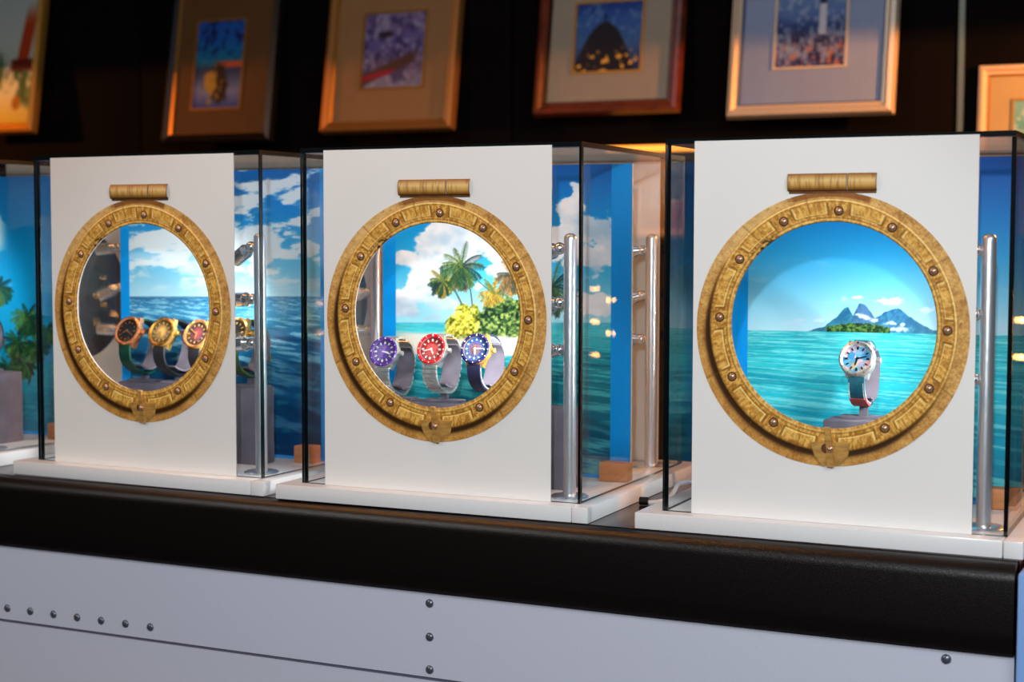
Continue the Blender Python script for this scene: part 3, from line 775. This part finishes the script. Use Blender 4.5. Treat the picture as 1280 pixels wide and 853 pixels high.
def make_watch(label, metal, bezel, dial, strap, kind='band', hands=(95, 100), marker=None, tip=None, bezel_metal=None, inner=None, big=1.0, pitch=-20, roundmk=False):
    w = empty('wristwatch', label=label, cat='watch', group='wristwatches shown in the cases')
    marker = marker or M['lume']
    bm = bmesh.new()
    lathe(bm, [(0.0185, -0.0085), (0.0205, -0.006), (0.0212, -0.001), (0.0205, 0.0022), (0.0195, 0.003)], 40, 'Y')
    for sx in (-1, 1):
        for sz in (-1, 1):
            vs = []
            for (x, y, z) in ((0.0088, -0.001, 0.013), (0.0150, -0.001, 0.011), (0.0122, 0.001, 0.0222), (0.0096, 0.001, 0.0222),
                              (0.0088, 0.008, 0.013), (0.0155, 0.008, 0.010), (0.0125, 0.009, 0.0222), (0.0096, 0.009, 0.0222)):
                vs.append(bm.verts.new((sx*x, y, sz*z)))
            for f in ((0, 1, 2, 3), (7, 6, 5, 4), (0, 4, 5, 1), (1, 5, 6, 2), (2, 6, 7, 3), (3, 7, 4, 0)): bm.faces.new([vs[k] for k in f])
    bmesh.ops.recalc_face_normals(bm, faces=bm.faces[:])
    link('case_body', bm, metal, w, smooth=True)
    # bezel with a coin edge
    bm = bmesh.new(); n = 72
    pr = [(0.0207, 0.0022), (0.0210, 0.0030), (0.0206, 0.0050), (0.0190, 0.0060), (0.0165, 0.0052), (0.0163, 0.0036)]
    rings = []
    for r, h in pr:
        rings.append([bm.verts.new(((r+(0.0005 if (k % 2 and r > 0.0205) else 0))*math.cos(2*PI*k/n), -h, (r+(0.0005 if (k % 2 and r > 0.0205) else 0))*math.sin(2*PI*k/n))) for k in range(n)])
    for j, (a, b) in enumerate(zip(rings, rings[1:])):
        for k in range(n): bm.faces.new((a[k], a[(k+1) % n], b[(k+1) % n], b[k])).material_index = 0 if j in (0, 1, 4) else 1
    bmesh.ops.recalc_face_normals(bm, faces=bm.faces[:])
    link('bezel', bm, [bezel_metal or metal, bezel], w, smooth=True)
    bm = bmesh.new()
    for k in range(12):
        a = 2*PI*k/12; c = (0.0186*math.cos(a), -0.0058, 0.0186*math.sin(a))
        lathe(bm, [(0.0008 if k != 3 else 0.0013, 0), (0.0006, 0.0004)], 8, 'Y', c)
    link('bezel_pips', bm, marker, w)
    bm = bmesh.new(); lathe(bm, [(0.0166, 0.0028), (0.0166, 0.0034), (0.0001, 0.0035)], 40, 'Y', cap=False)
    d = link('dial', bm, dial, w)
    bm = bmesh.new()
    for k in range(12):
        a = 2*PI*k/12
        if roundmk: lathe(bm, [(0.0012, 0), (0.0010, 0.0005)], 10, 'Y', (0.0128*math.cos(a), -0.0036, 0.0128*math.sin(a)))
        else:
            ca, sa = math.cos(a), math.sin(a); L0, L1, hw = 0.0108, 0.0142, (0.0008 if k % 3 else 0.0012)
            vs = [bm.verts.new((ca*r-sa*s*hw, yy, sa*r+ca*s*hw)) for yy in (-0.0036, -0.0041) for (r, s) in ((L0, -1), (L1, -1), (L1, 1), (L0, 1))]
            for f in ((0, 1, 2, 3), (7, 6, 5, 4), (0, 4, 5, 1), (1, 5, 6, 2), (2, 6, 7, 3), (3, 7, 4, 0)): bm.faces.new([vs[k2] for k2 in f])
    bmesh.ops.recalc_face_normals(bm, faces=bm.faces[:])
    link('hour_markers', bm, marker, w)
    for nm, ang, L, hw, y in (('hour_hand', hands[0], 0.0085, 0.0010, -0.0043), ('minute_hand', hands[1], 0.0125, 0.0007, -0.0047)):
        bm = bmesh.new(); a = R(90-ang); ca, sa = math.cos(a), math.sin(a)
        vs = [bm.verts.new((ca*r-sa*s, yy, sa*r+ca*s)) for yy in (y, y-0.0003) for (r, s) in ((-0.002, -hw), (L*0.8, -hw), (L, 0), (L*0.8, hw), (-0.002, hw))]
        bm.faces.new(vs[:5]); bm.faces.new(vs[5:][::-1])
        for k in range(5): bm.faces.new((vs[k], vs[(k+1) % 5], vs[5+(k+1) % 5], vs[5+k]))
        bmesh.ops.recalc_face_normals(bm, faces=bm.faces[:]); link(nm, bm, marker, w)
    bm = bmesh.new(); lathe(bm, [(0.0163, 0.0050), (0.012, 0.0054), (0.006, 0.0057), (0.0002, 0.0058)], 32, 'Y', cap=False)
    link('crystal', bm, M['crystal'], w, smooth=True)
    bm = bmesh.new(); lathe(bm, [(0.0018, 0.0200), (0.0018, 0.0222), (0.0034, 0.0225), (0.0034, 0.0262), (0.0028, 0.0268)], 16, 'X', (0, 0.0015, 0))
    link('crown', bm, metal, w, smooth=True)
    # the strap: a loop from lower lugs round the back to upper lugs
    if kind == 'bracelet':
        bm = bmesh.new(); n = 31
        for k in range(n):
            a = R(-13-(302*(k+0.5)/n)); av, aw = 0.0345, 0.0360
            y, z = 0.034-av*sp(math.cos(a), SE), -0.009+aw*sp(math.sin(a), SE)
            nx, nz = -math.cos(a)/av, math.sin(a)/aw; q = math.hypot(nx, nz); nx, nz = nx/q, nz/q; tx, tz = -nz, nx
            for (x0, x1, off) in ((-0.0105, -0.0063, 0), (-0.0059, -0.0022, 0.5), (-0.0018, 0.0018, 0), (0.0022, 0.0059, 0.5), (0.0063, 0.0105, 0)):
                hl = 0.0026; th = 0.0032; sh = off*0.0
                vs = []
                for xx in (x0, x1):
                    for (s, t_) in ((-hl, 0), (hl, 0), (hl*0.75, th), (-hl*0.75, th)):
                        vs.append(bm.verts.new((xx, y+tx*(s+sh)+nx*t_, z+tz*(s+sh)+nz*t_)))
                for f in ((0, 1, 2, 3), (7, 6, 5, 4), (0, 4, 5, 1), (1, 5, 6, 2), (2, 6, 7, 3), (3, 7, 4, 0)): bm.faces.new([vs[k2] for k2 in f])
        bmesh.ops.recalc_face_normals(bm, faces=bm.faces[:])
        o = link('bracelet_links', bm, strap, w); o['kind'] = 'stuff'
    else:
        bm = bmesh.new(); wf = lambda t: 0.0195-0.0025*math.sin(PI*t)
        band(bm, -13, -314, 0.0335, 0.0350, 0.0195, 0.0028, 60, wf=wf)
        link('strap', bm, strap, w, smooth=True)
        if inner is not None:
            bm = bmesh.new(); band(bm, -14, -313, 0.0322, 0.0337, 0.0185, 0.0012, 60)
            link('strap_lining', bm, inner, w, smooth=True)
        if tip is not None:
            bm = bmesh.new(); band(bm, -62, -98, 0.0338, 0.0353, 0.0196, 0.0031, 16); link('strap_tip', bm, tip, w, smooth=True)
            bm = bmesh.new()
            for k in range(13):
                a = -24-3.2*k
                for s in (-1, 1):
                    tb = bmesh.new(); band(tb, a, a-1.8, 0.0368, 0.0383, 0.0006, 0.0004, 2)
                    bmesh.ops.translate(tb, verts=tb.verts[:], vec=(s*0.0082, 0, 0)); me_ = bpy.data.meshes.new('stitch'); tb.to_mesh(me_); tb.free(); bm.from_mesh(me_); bpy.data.meshes.remove(me_)
            o = link('stitches', bm, M['lume'], w); o['kind'] = 'stuff'
        else:
            bm = bmesh.new()
            for s in (-1, 1):
                for a in (-40, -52):
                    tb = bmesh.new(); bmesh.ops.create_uvsphere(tb, u_segments=8, v_segments=6, radius=0.0009, matrix=Matrix.Translation((s*0.0085, 0.034-0.0368*math.cos(R(a)), -0.009+0.0383*math.sin(R(a)))))
                    me_ = bpy.data.meshes.new('pin'); tb.to_mesh(me_); tb.free(); bm.from_mesh(me_); bpy.data.meshes.remove(me_)
            link('strap_pins', bm, metal, w)
        bm = bmesh.new(); band(bm, -176, -186, 0.0372, 0.0387, 0.0225, 0.0016, 6); link('buckle', bm, metal, w)
    return w
WS = {0: 1.12, 1: 1.20, 2: 1.13, 3: 1.16}
def place_watch(w, i, u, v, z, pitch):
    m = mtx(i) @ Matrix.Translation((u, v, z)) @ Matrix.Rotation(R(pitch), 4, 'X') @ Matrix.Scale(WS[i], 4)
    w.matrix_world = m
def stand(i, u, v, z, pitch, h, label):
    """grey cuff inside the strap loop, on a stem"""
    r = empty('watch_stand'); tag(r, label, 'stand', 'grey cuff stands for watches'); put(r, i, u, v)
    bm = bmesh.new(); band(bm, -80, -258, 0.0283, 0.0288, 0.027, 0.0024, 44)
    bmesh.ops.scale(bm, verts=bm.verts[:], vec=(WS[i],)*3)
    bmesh.ops.rotate(bm, verts=bm.verts[:], cent=(0, 0, 0), matrix=Matrix.Rotation(R(pitch), 3, 'X'))
    bmesh.ops.translate(bm, verts=bm.verts[:], vec=(0, 0, z))
    zs = min(q.co.z for q in bm.verts); q0 = min(bm.verts, key=lambda q: q.co.z).co.copy()
    link('cuff', bm, M['suede'], r, smooth=True)
    y0 = q0.y+0.003
    mbox('stem', -0.0055, 0.0055, y0-0.004, y0+0.004, h+0.0004, zs-0.0080*WS[i], M['suede'], r)
    mbox('stem_foot', -0.030, 0.030, y0-0.012, y0+0.012, h+0.0003, h+0.0035, M['suede'], r)
    return r
blk = mat('black_rubber', srgb(26, 26, 32), 0.5); grn = mat('green_rubber', srgb(8, 66, 52), 0.45); grl = mat('moss_green_strap', srgb(44, 84, 40), 0.5)
navy = mat('navy_rubber', srgb(34, 34, 66), 0.45)
ws = [
 (1, 0.1165, 0.092, 0.2110, make_watch('rose gold watch with dark dial on a green strap', M['rose'], M['rose'], dial_mat('dark_teal_dial', srgb(20, 44, 48), srgb(10, 22, 28)), grn, hands=(245, 120), marker=M['rose'])),
 (1, 0.1880, 0.092, 0.2110, make_watch('yellow gold watch with golden dial on a black strap', M['gold'], mat('amber_bezel', srgb(214, 150, 60), 0.25, 0.9), dial_mat('golden_dial', srgb(226, 180, 100), srgb(90, 70, 34)), blk, hands=(165, 255), marker=M['gold'])),
 (1, 0.2600, 0.092, 0.2100, make_watch('gold watch with plum dial, half behind the left porthole ring', M['gold'], M['rose'], dial_mat('plum_dial', srgb(140, 60, 66), srgb(40, 26, 34)), blk, hands=(185, 300), marker=M['gold'])),
 (1, 0.3360, 0.092, 0.2150, make_watch('gold watch with black dial on moss green strap, right of left poster', M['gold'], M['gold'], dial_mat('black_dial', srgb(20, 22, 16), srgb(10, 10, 8)), grl, hands=(150, 200), marker=M['gold'])),
 (2, 0.0925, 0.090, 0.1935, make_watch('steel bracelet watch with purple bezel and purple dial', M['steel'], mat('purple_bezel', srgb(84, 50, 150), 0.25), dial_mat('purple_dial', srgb(112, 74, 190), srgb(74, 50, 140)), M['steel'], 'bracelet', hands=(100, 105))),
 (2, 0.1740, 0.090, 0.2000, make_watch('steel bracelet watch with red bezel and red dial', M['steel'], mat('red_bezel', srgb(200, 34, 44), 0.25), dial_mat('red_dial', srgb(235, 46, 34), srgb(160, 20, 26)), M['steel'], 'bracelet', hands=(150, 255))),
 (2, 0.2470, 0.090, 0.2025, make_watch('bronze watch with navy bezel, brown and blue dial, navy strap', M['bronze'], mat('navy_bezel', srgb(28, 32, 84), 0.25), dial_mat('brown_blue_dial', srgb(130, 62, 22), srgb(20, 84, 150)), navy, hands=(175, 85), roundmk=True, bezel_metal=M['bronze'], inner=mat('white_lining', srgb(205, 215, 235), 0.5))),
 (3, 0.2410, 0.092, 0.2070, make_watch('silver watch with colourful floral dial on teal and coral strap', M['steel'], M['steel'], dial_mat('floral_dial', srgb(60, 160, 215), srgb(90, 190, 225), floral=True), mat('teal_leather', srgb(10, 84, 104), 0.55, noise=0.2, nscale=200), hands=(195, 75), marker=M['black'], tip=mat('coral_leather', srgb(196, 84, 78), 0.55), inner=mat('lilac_lining', srgb(214, 210, 232), 0.6))),
 (0, 0.3050, 0.100, 0.2050, make_watch('watch on a black strap at the left edge, in the leftmost case', M['steel'], M['black'], dial_mat('blue_dial', srgb(30, 50, 90), srgb(12, 20, 34)), blk, hands=(60, 200))),
]
PH_ = {0: 0.126, 1: 0.125, 2: 0.119, 3: 0.124}
PT = {1: -24, 2: -20, 3: -16, 0: -15}
sl = ['grey cuff stand under the green strapped rose gold watch', 'grey cuff stand under the golden-dial watch', 'grey cuff stand under the plum-dial watch', 'grey cuff stand inside the moss green strap',
      'grey cuff stand inside the purple watch bracelet', 'grey cuff stand inside the red watch bracelet', 'grey cuff stand inside the bronze watch strap', 'grey cuff stand under the floral-dial watch', 'grey cuff stand at the left edge of the photo']
for (i, u, v, z, w), lb in zip(ws, sl):
    place_watch(w, i, u, v, z, PT[i]); stand(i, u, v, z, PT[i], PH_[i], lb)

# ------------------------------------------------------------------ cable and plug between the middle and right case
bm = bmesh.new()
def curve_tube(bm, pts, r, n=8):
    prev = None; P = [Vector(p) for p in pts]
    for k, p in enumerate(P):
        d = (P[min(k+1, len(P)-1)]-P[max(k-1, 0)]).normalized(); a = Vector((0, 0, 1)).cross(d).normalized(); b = d.cross(a)
        row = [bm.verts.new(p+(a*math.cos(2*PI*j/n)+b*math.sin(2*PI*j/n))*r) for j in range(n)]
        if prev:
            for j in range(n): bm.faces.new((prev[j], prev[(j+1) % n], row[(j+1) % n], row[j]))
        else: bm.faces.new(row[::-1])
        prev = row
    bm.faces.new(prev); bmesh.ops.recalc_face_normals(bm, faces=bm.faces[:])
cpts = [(0, 0, 0.004), (0.012, 0.01, 0.0045), (0.016, 0.04, 0.004), (0.006, 0.09, 0.006), (-0.004, 0.14, 0.012), (0.008, 0.19, 0.012), (0.012, 0.25, 0.006), (0.008, 0.33, 0.004)]
cb = empty('power_cable', (-0.824, 2.175, zt), 0, 'white cable with black plug between the middle and right cases', 'cable')
curve_tube(bm, cpts, 0.0036); link('cord', bm, M['cable'], cb, smooth=True)
bm = bmesh.new(); tube(bm, (-0.012, -0.002, 0.0065), (0.001, 0, 0.0065), 0.0062, 0.0062, 16); link('plug', bm, M['black'], cb, smooth=True)

# ------------------------------------------------------------------ pictures on the back wall
def art_board(X, Y, kind):
    n = fbm(X*9, Y*9, 301, 5); n2 = fbm(X*16, Y*16, 311, 4)
    if kind == 'boat':
        C = ramp(Y, [(0, (196, 176, 60)), (0.2, (206, 214, 190)), (0.6, (206, 222, 220)), (1, (190, 212, 214))])
        C = over(C, sm(0.16, 0.08, np.abs(Y-0.30+0.2*(X-0.6)))*sm(0.4, 0.6, n), (46, 92, 60))
        C = over(C, sm(0.09, 0.05, np.hypot((X-0.72)*0.8, (Y-0.14)*1.4)), (150, 100, 30))
        C = over(C, sm(0.13, 0.10, np.abs(X-0.80-(Y-0.5)*0.35))*sm(0.36, 0.42, Y)*sm(0.86, 0.66, Y), (196, 70, 30))
        C = over(C, sm(0.05, 0.03, np.abs(Y-0.40))*sm(0.5, 0.6, X), (110, 40, 24))
    elif kind == 'sunset':
        C = ramp(Y+0.12*(n-0.5), [(0, (50, 70, 150)), (0.2, (130, 140, 180)), (0.45, (40, 60, 100)), (0.55, (20, 130, 170)), (0.8, (20, 100, 200)), (1, (30, 90, 190))])
        C = over(C, sm(0.5, 0.62, n2)*sm(0.5, 0.7, Y)*0.8, (26, 30, 100))
        C = over(C, sm(0.05, 0.02, np.abs(Y-0.5))*sm(0.3, 0.6, X), (210, 90, 50))
        C = over(C, sm(0.26, 0.16, np.hypot(X-0.5, Y-0.28)+0.3*(n-0.5)), (46, 34, 30))
        C = over(C, sm(0.2, 0.1, np.hypot(X-0.35, Y-0.25)+0.4*(n2-0.5)), (190, 150, 60))
    elif kind == 'beach':
        C = ramp(Y+0.2*(n-0.5), [(0, (150, 150, 180)), (0.3, (120, 100, 140)), (0.6, (110, 100, 170)), (1, (140, 120, 170))])
        C = over(C, sm(0.5, 0.65, n2)*0.7, (180, 176, 208)); C = over(C, sm(0.5, 0.36, n)*0.6, (50, 40, 96))
        C = over(C, sm(0.06, 0.03, np.hypot((X-0.35)*0.35, Y-0.72)), (60, 44, 60))
        C = over(C, sm(0.10, 0.06, np.abs(Y-0.28-(X-0.5)*0.35))*sm(0.95, 0.8, X), (96, 66, 60))
        C = over(C, sm(0.05, 0.02, np.abs(Y-0.18-(X-0.3)*0.2))*sm(0.6, 0.4, X), (176, 40, 60))
    elif kind == 'dome':
        C = ramp(Y+0.1*(n-0.5), [(0, (30, 40, 90)), (0.4, (70, 110, 170)), (0.75, (50, 100, 180)), (1, (20, 60, 150))])
        C = over(C, sm(0.5, 0.7, n2)*sm(0.4, 0.6, Y)*0.5, (130, 170, 210))
        h = 0.72-1.5*(X-0.44)**2*2.2-0.04*(n2-0.5)
        C = over(C, sm(0.02, -0.02, Y-h), (34, 28, 40)); C = over(C, sm(0.022, 0.012, np.abs(X-0.44))*sm(0.86, 0.82, Y)*sm(0.6, 0.62, Y), (30, 26, 36))
        C = over(C, sm(0.60, 0.68, fbm(X*14, Y*14, 321, 2))*sm(0.42, 0.2, Y), (250, 190, 70))
    elif kind == 'lighthouse':
        C = ramp(Y+0.15*(n-0.5), [(0, (50, 56, 120)), (0.25, (120, 126, 160)), (0.45, (40, 60, 120)), (0.6, (90, 120, 180)), (1, (110, 150, 200))])
        C = over(C, sm(0.5, 0.66, n2)*0.6, (170, 190, 214)); C = over(C, sm(0.46, 0.34, n2)*sm(0.5, 0.3, Y)*0.8, (30, 30, 70))
        C = over(C, sm(0.6, 0.7, fbm(X*18, Y*18, 331, 2))*sm(0.4, 0.2, Y)*0.8, (200, 120, 80))
        C = over(C, sm(0.055, 0.042, np.abs(X-0.66)-0.02*(0.7-Y))*sm(0.36, 0.38, Y)*sm(0.74, 0.72, Y), (215, 215, 225))
        C = over(C, sm(0.05, 0.04, np.abs(X-0.66))*sm(0.72, 0.74, Y)*sm(0.84, 0.82, Y), (40, 36, 60)); C = over(C, sm(0.02, 0.01, np.abs(X-0.66))*sm(0.82, 0.84, Y)*sm(0.9, 0.88, Y), (40, 36, 60))
    else:
        C = ramp(Y+0.2*(n-0.5), [(0, (40, 110, 120)), (0.5, (70, 150, 160)), (1, (120, 180, 190))]); C = over(C, sm(0.5, 0.6, n2)*0.6, (200, 220, 220))
    return C
art_m = print_mat('painted_canvas', 0.6, 0.3)
def picture(name_label, x, z, w, h, fw, fm, mm, art, lean, yaw=0.0, roll=0.0, inner=None, fillet=None):
    """x,z: lower left corner; art=(x0,x1,z0,z1,kind) inside, measured from the lower left corner"""
    sl_ = math.sin(R(lean))*h
    r = empty('framed_picture', (x, YB-0.003-sl_-0.026, z)); r.rotation_euler = (R(-lean), roll, yaw); tag(r, name_label, 'picture', 'framed paintings on the back wall')
    def rail(x0, z0, x1, z1, ix0, iz0, ix1, iz1):
        bm = bmesh.new(); f, k = 0.0, 0.022
        pf = [(0.0, 0.022), (0.15, 0.0), (0.45, -0.004), (0.7, 0.006), (0.85, 0.004), (1.0, 0.012), (1.0, 0.022)]
        A = [bm.verts.new((x0+(ix0-x0)*t, y, z0+(iz0-z0)*t)) for t, y in pf]; B = [bm.verts.new((x1+(ix1-x1)*t, y, z1+(iz1-z1)*t)) for t, y in pf]
        for j in range(len(pf)):
            f_ = bm.faces.new((A[j], A[(j+1) % len(pf)], B[(j+1) % len(pf)], B[j])); f_.material_index = 1 if j in (4, 5) else 0
        bm.faces.new(A[::-1]); bm.faces.new(B); bmesh.ops.recalc_face_normals(bm, faces=bm.faces[:])
        link('frame_rail', bm, [fm, inner or fm], r)
    rail(0, 0, w, 0, fw, fw, w-fw, fw); rail(w, 0, w, h, w-fw, fw, w-fw, h-fw); rail(w, h, 0, h, w-fw, h-fw, fw, h-fw); rail(0, h, 0, 0, fw, h-fw, fw, fw)
    x0, x1, z0, z1, kind = art
    if mm is not None:
        mbox('mat_board', fw*0.9, w-fw*0.9, 0.014, 0.017, fw*0.9, h-fw*0.9, mm, r)
    if fillet is not None:
        bm = bmesh.new(); e = 0.006
        for (a, b, c, d) in ((x0-e, x1+e, z0-e, z0), (x0-e, x1+e, z1, z1+e), (x0-e, x0, z0, z1), (x1, x1+e, z0, z1)): box(bm, a, b, 0.009, 0.0138, c, d)
        link('fillet', bm, fillet, r)
    nx, nz = 90, int(90*(z1-z0)/(x1-x0)); U_, V_ = np.meshgrid(np.linspace(0, 1, nx), np.linspace(0, 1, nz))
    grid_mesh('artwork', x0+(x1-x0)*U_, U_*0+0.0135, z0+(z1-z0)*V_, art_board(U_, V_, kind), art_m, r)
    bm = bmesh.new(); v = [bm.verts.new(p) for p in ((fw*0.95, 0.0065, fw*0.95), (w-fw*0.95, 0.0065, fw*0.95), (w-fw*0.95, 0.0065, h-fw*0.95), (fw*0.95, 0.0065, h-fw*0.95))]
    bm.faces.new(v); link('glazing', bm, M['pic_glass'], r)
    return r
gold_f = mat('gilt_frame', srgb(190, 140, 60), 0.35, 0.6); dark_f = mat('black_frame', srgb(22, 16, 14), 0.3); bronze_f = mat('bronze_frame', srgb(176, 120, 62), 0.38, 0.5)
red_f = mat('mahogany_frame', srgb(110, 48, 26), 0.35, 0, noise=0.3, nscale=30); cream_f = mat('champagne_frame', srgb(226, 206, 178), 0.4, 0.25)
gilt_l = mat('bright_gilt', srgb(230, 170, 80), 0.3, 0.8); blue_l = mat('blue_bevel', srgb(70, 90, 130), 0.5)
olive_m = mat('olive_mat_board', srgb(104, 70, 34), 0.9, noise=0.04, nscale=30); tan_m = mat('taupe_mat_board', srgb(165, 124, 82), 0.9, noise=0.04, nscale=30)
grey_m = mat('grey_mat_board', srgb(168, 158, 142), 0.9, noise=0.03, nscale=30); blueg_m = mat('blue_grey_mat_board', srgb(150, 168, 204), 0.9, noise=0.03, nscale=30); sand_m = mat('sand_mat_board', srgb(176, 160, 120), 0.9, noise=0.03, nscale=30)
LEAN = 9.0
picture('gilt framed painting of a boat with orange sail at far left', -3.860, Z0+0.700, 0.275, 0.55, 0.034, gold_f, None, (0.034, 0.241, 0.034, 0.51, 'boat'), LEAN, inner=gilt_l)
picture('black framed painting of orange and blue sunset with olive mat', -3.092, Z0+0.651, 0.400, 0.485, 0.032, dark_f, olive_m, (0.100, 0.272, 0.108, 0.375, 'sunset'), LEAN, inner=gilt_l, fillet=gold_f)
picture('bronze framed lilac beach painting with taupe mat', -2.523, Z0+0.669, 0.435, 0.478, 0.034, bronze_f, tan_m, (0.125, 0.322, 0.130, 0.345, 'beach'), LEAN, inner=gold_f, fillet=gilt_l)
picture('mahogany framed painting of a dark domed hill with golden lights', -1.848, Z0+0.698, 0.420, 0.430, 0.038, red_f, grey_m, (0.112, 0.302, 0.118, 0.305, 'dome'), LEAN, inner=dark_f, fillet=gold_f)
picture('champagne framed lighthouse painting with blue-grey mat', -1.298, Z0+0.675, 0.430, 0.480, 0.036, cream_f, blueg_m, (0.122, 0.300, 0.128, 0.35, 'lighthouse'), LEAN, inner=blue_l, fillet=cream_f)
picture('champagne framed teal painting with sand mat, low at right edge', -0.681, Z0+0.367, 0.42, 0.425, 0.030, cream_f, sand_m, (0.088, 0.332, 0.10, 0.335, 'teal'), 4, inner=gold_f, fillet=gilt_l)

# amber strip lamp low on the wall, and unseen amber bulbs added at right for glints in the glass
o = mbox('strip_lamp', 0, 0.30, -0.02, 0, 0, 0.018, emit('amber_lamp_glass', (1.0, 0.34, 0.04, 1), 1.6), loc=(-1.66, YB-0.001, Z0+0.598), bev=0.003)
tag(o, 'amber glowing strip lamp on the wall behind the middle and right cases', 'lamp')
sl_ = empty('glint_bulbs', (-0.14, YB-0.02, Z0+0.05), 0, 'unseen string of amber bulbs added at right for glints in the glass', 'lights')
bm = bmesh.new(); P = [(0.05*math.sin(k*2.1), 0, 0.030*k) for k in range(7)]; curve_tube(bm, [(x+0.0001*k, y, z) for k, (x, y, z) in enumerate(P)], 0.002, 6); link('wire', bm, M['black'], sl_)
bm = bmesh.new(); bmesh.ops.create_uvsphere(bm, u_segments=12, v_segments=8, radius=0.0065)
b0 = link('bulb', bm, emit('amber_bulb', (1.0, 0.42, 0.08, 1), 34), sl_, loc=P[0], smooth=True)
for p in P[1:]:
    o = b0.copy(); col.objects.link(o); o.location = p
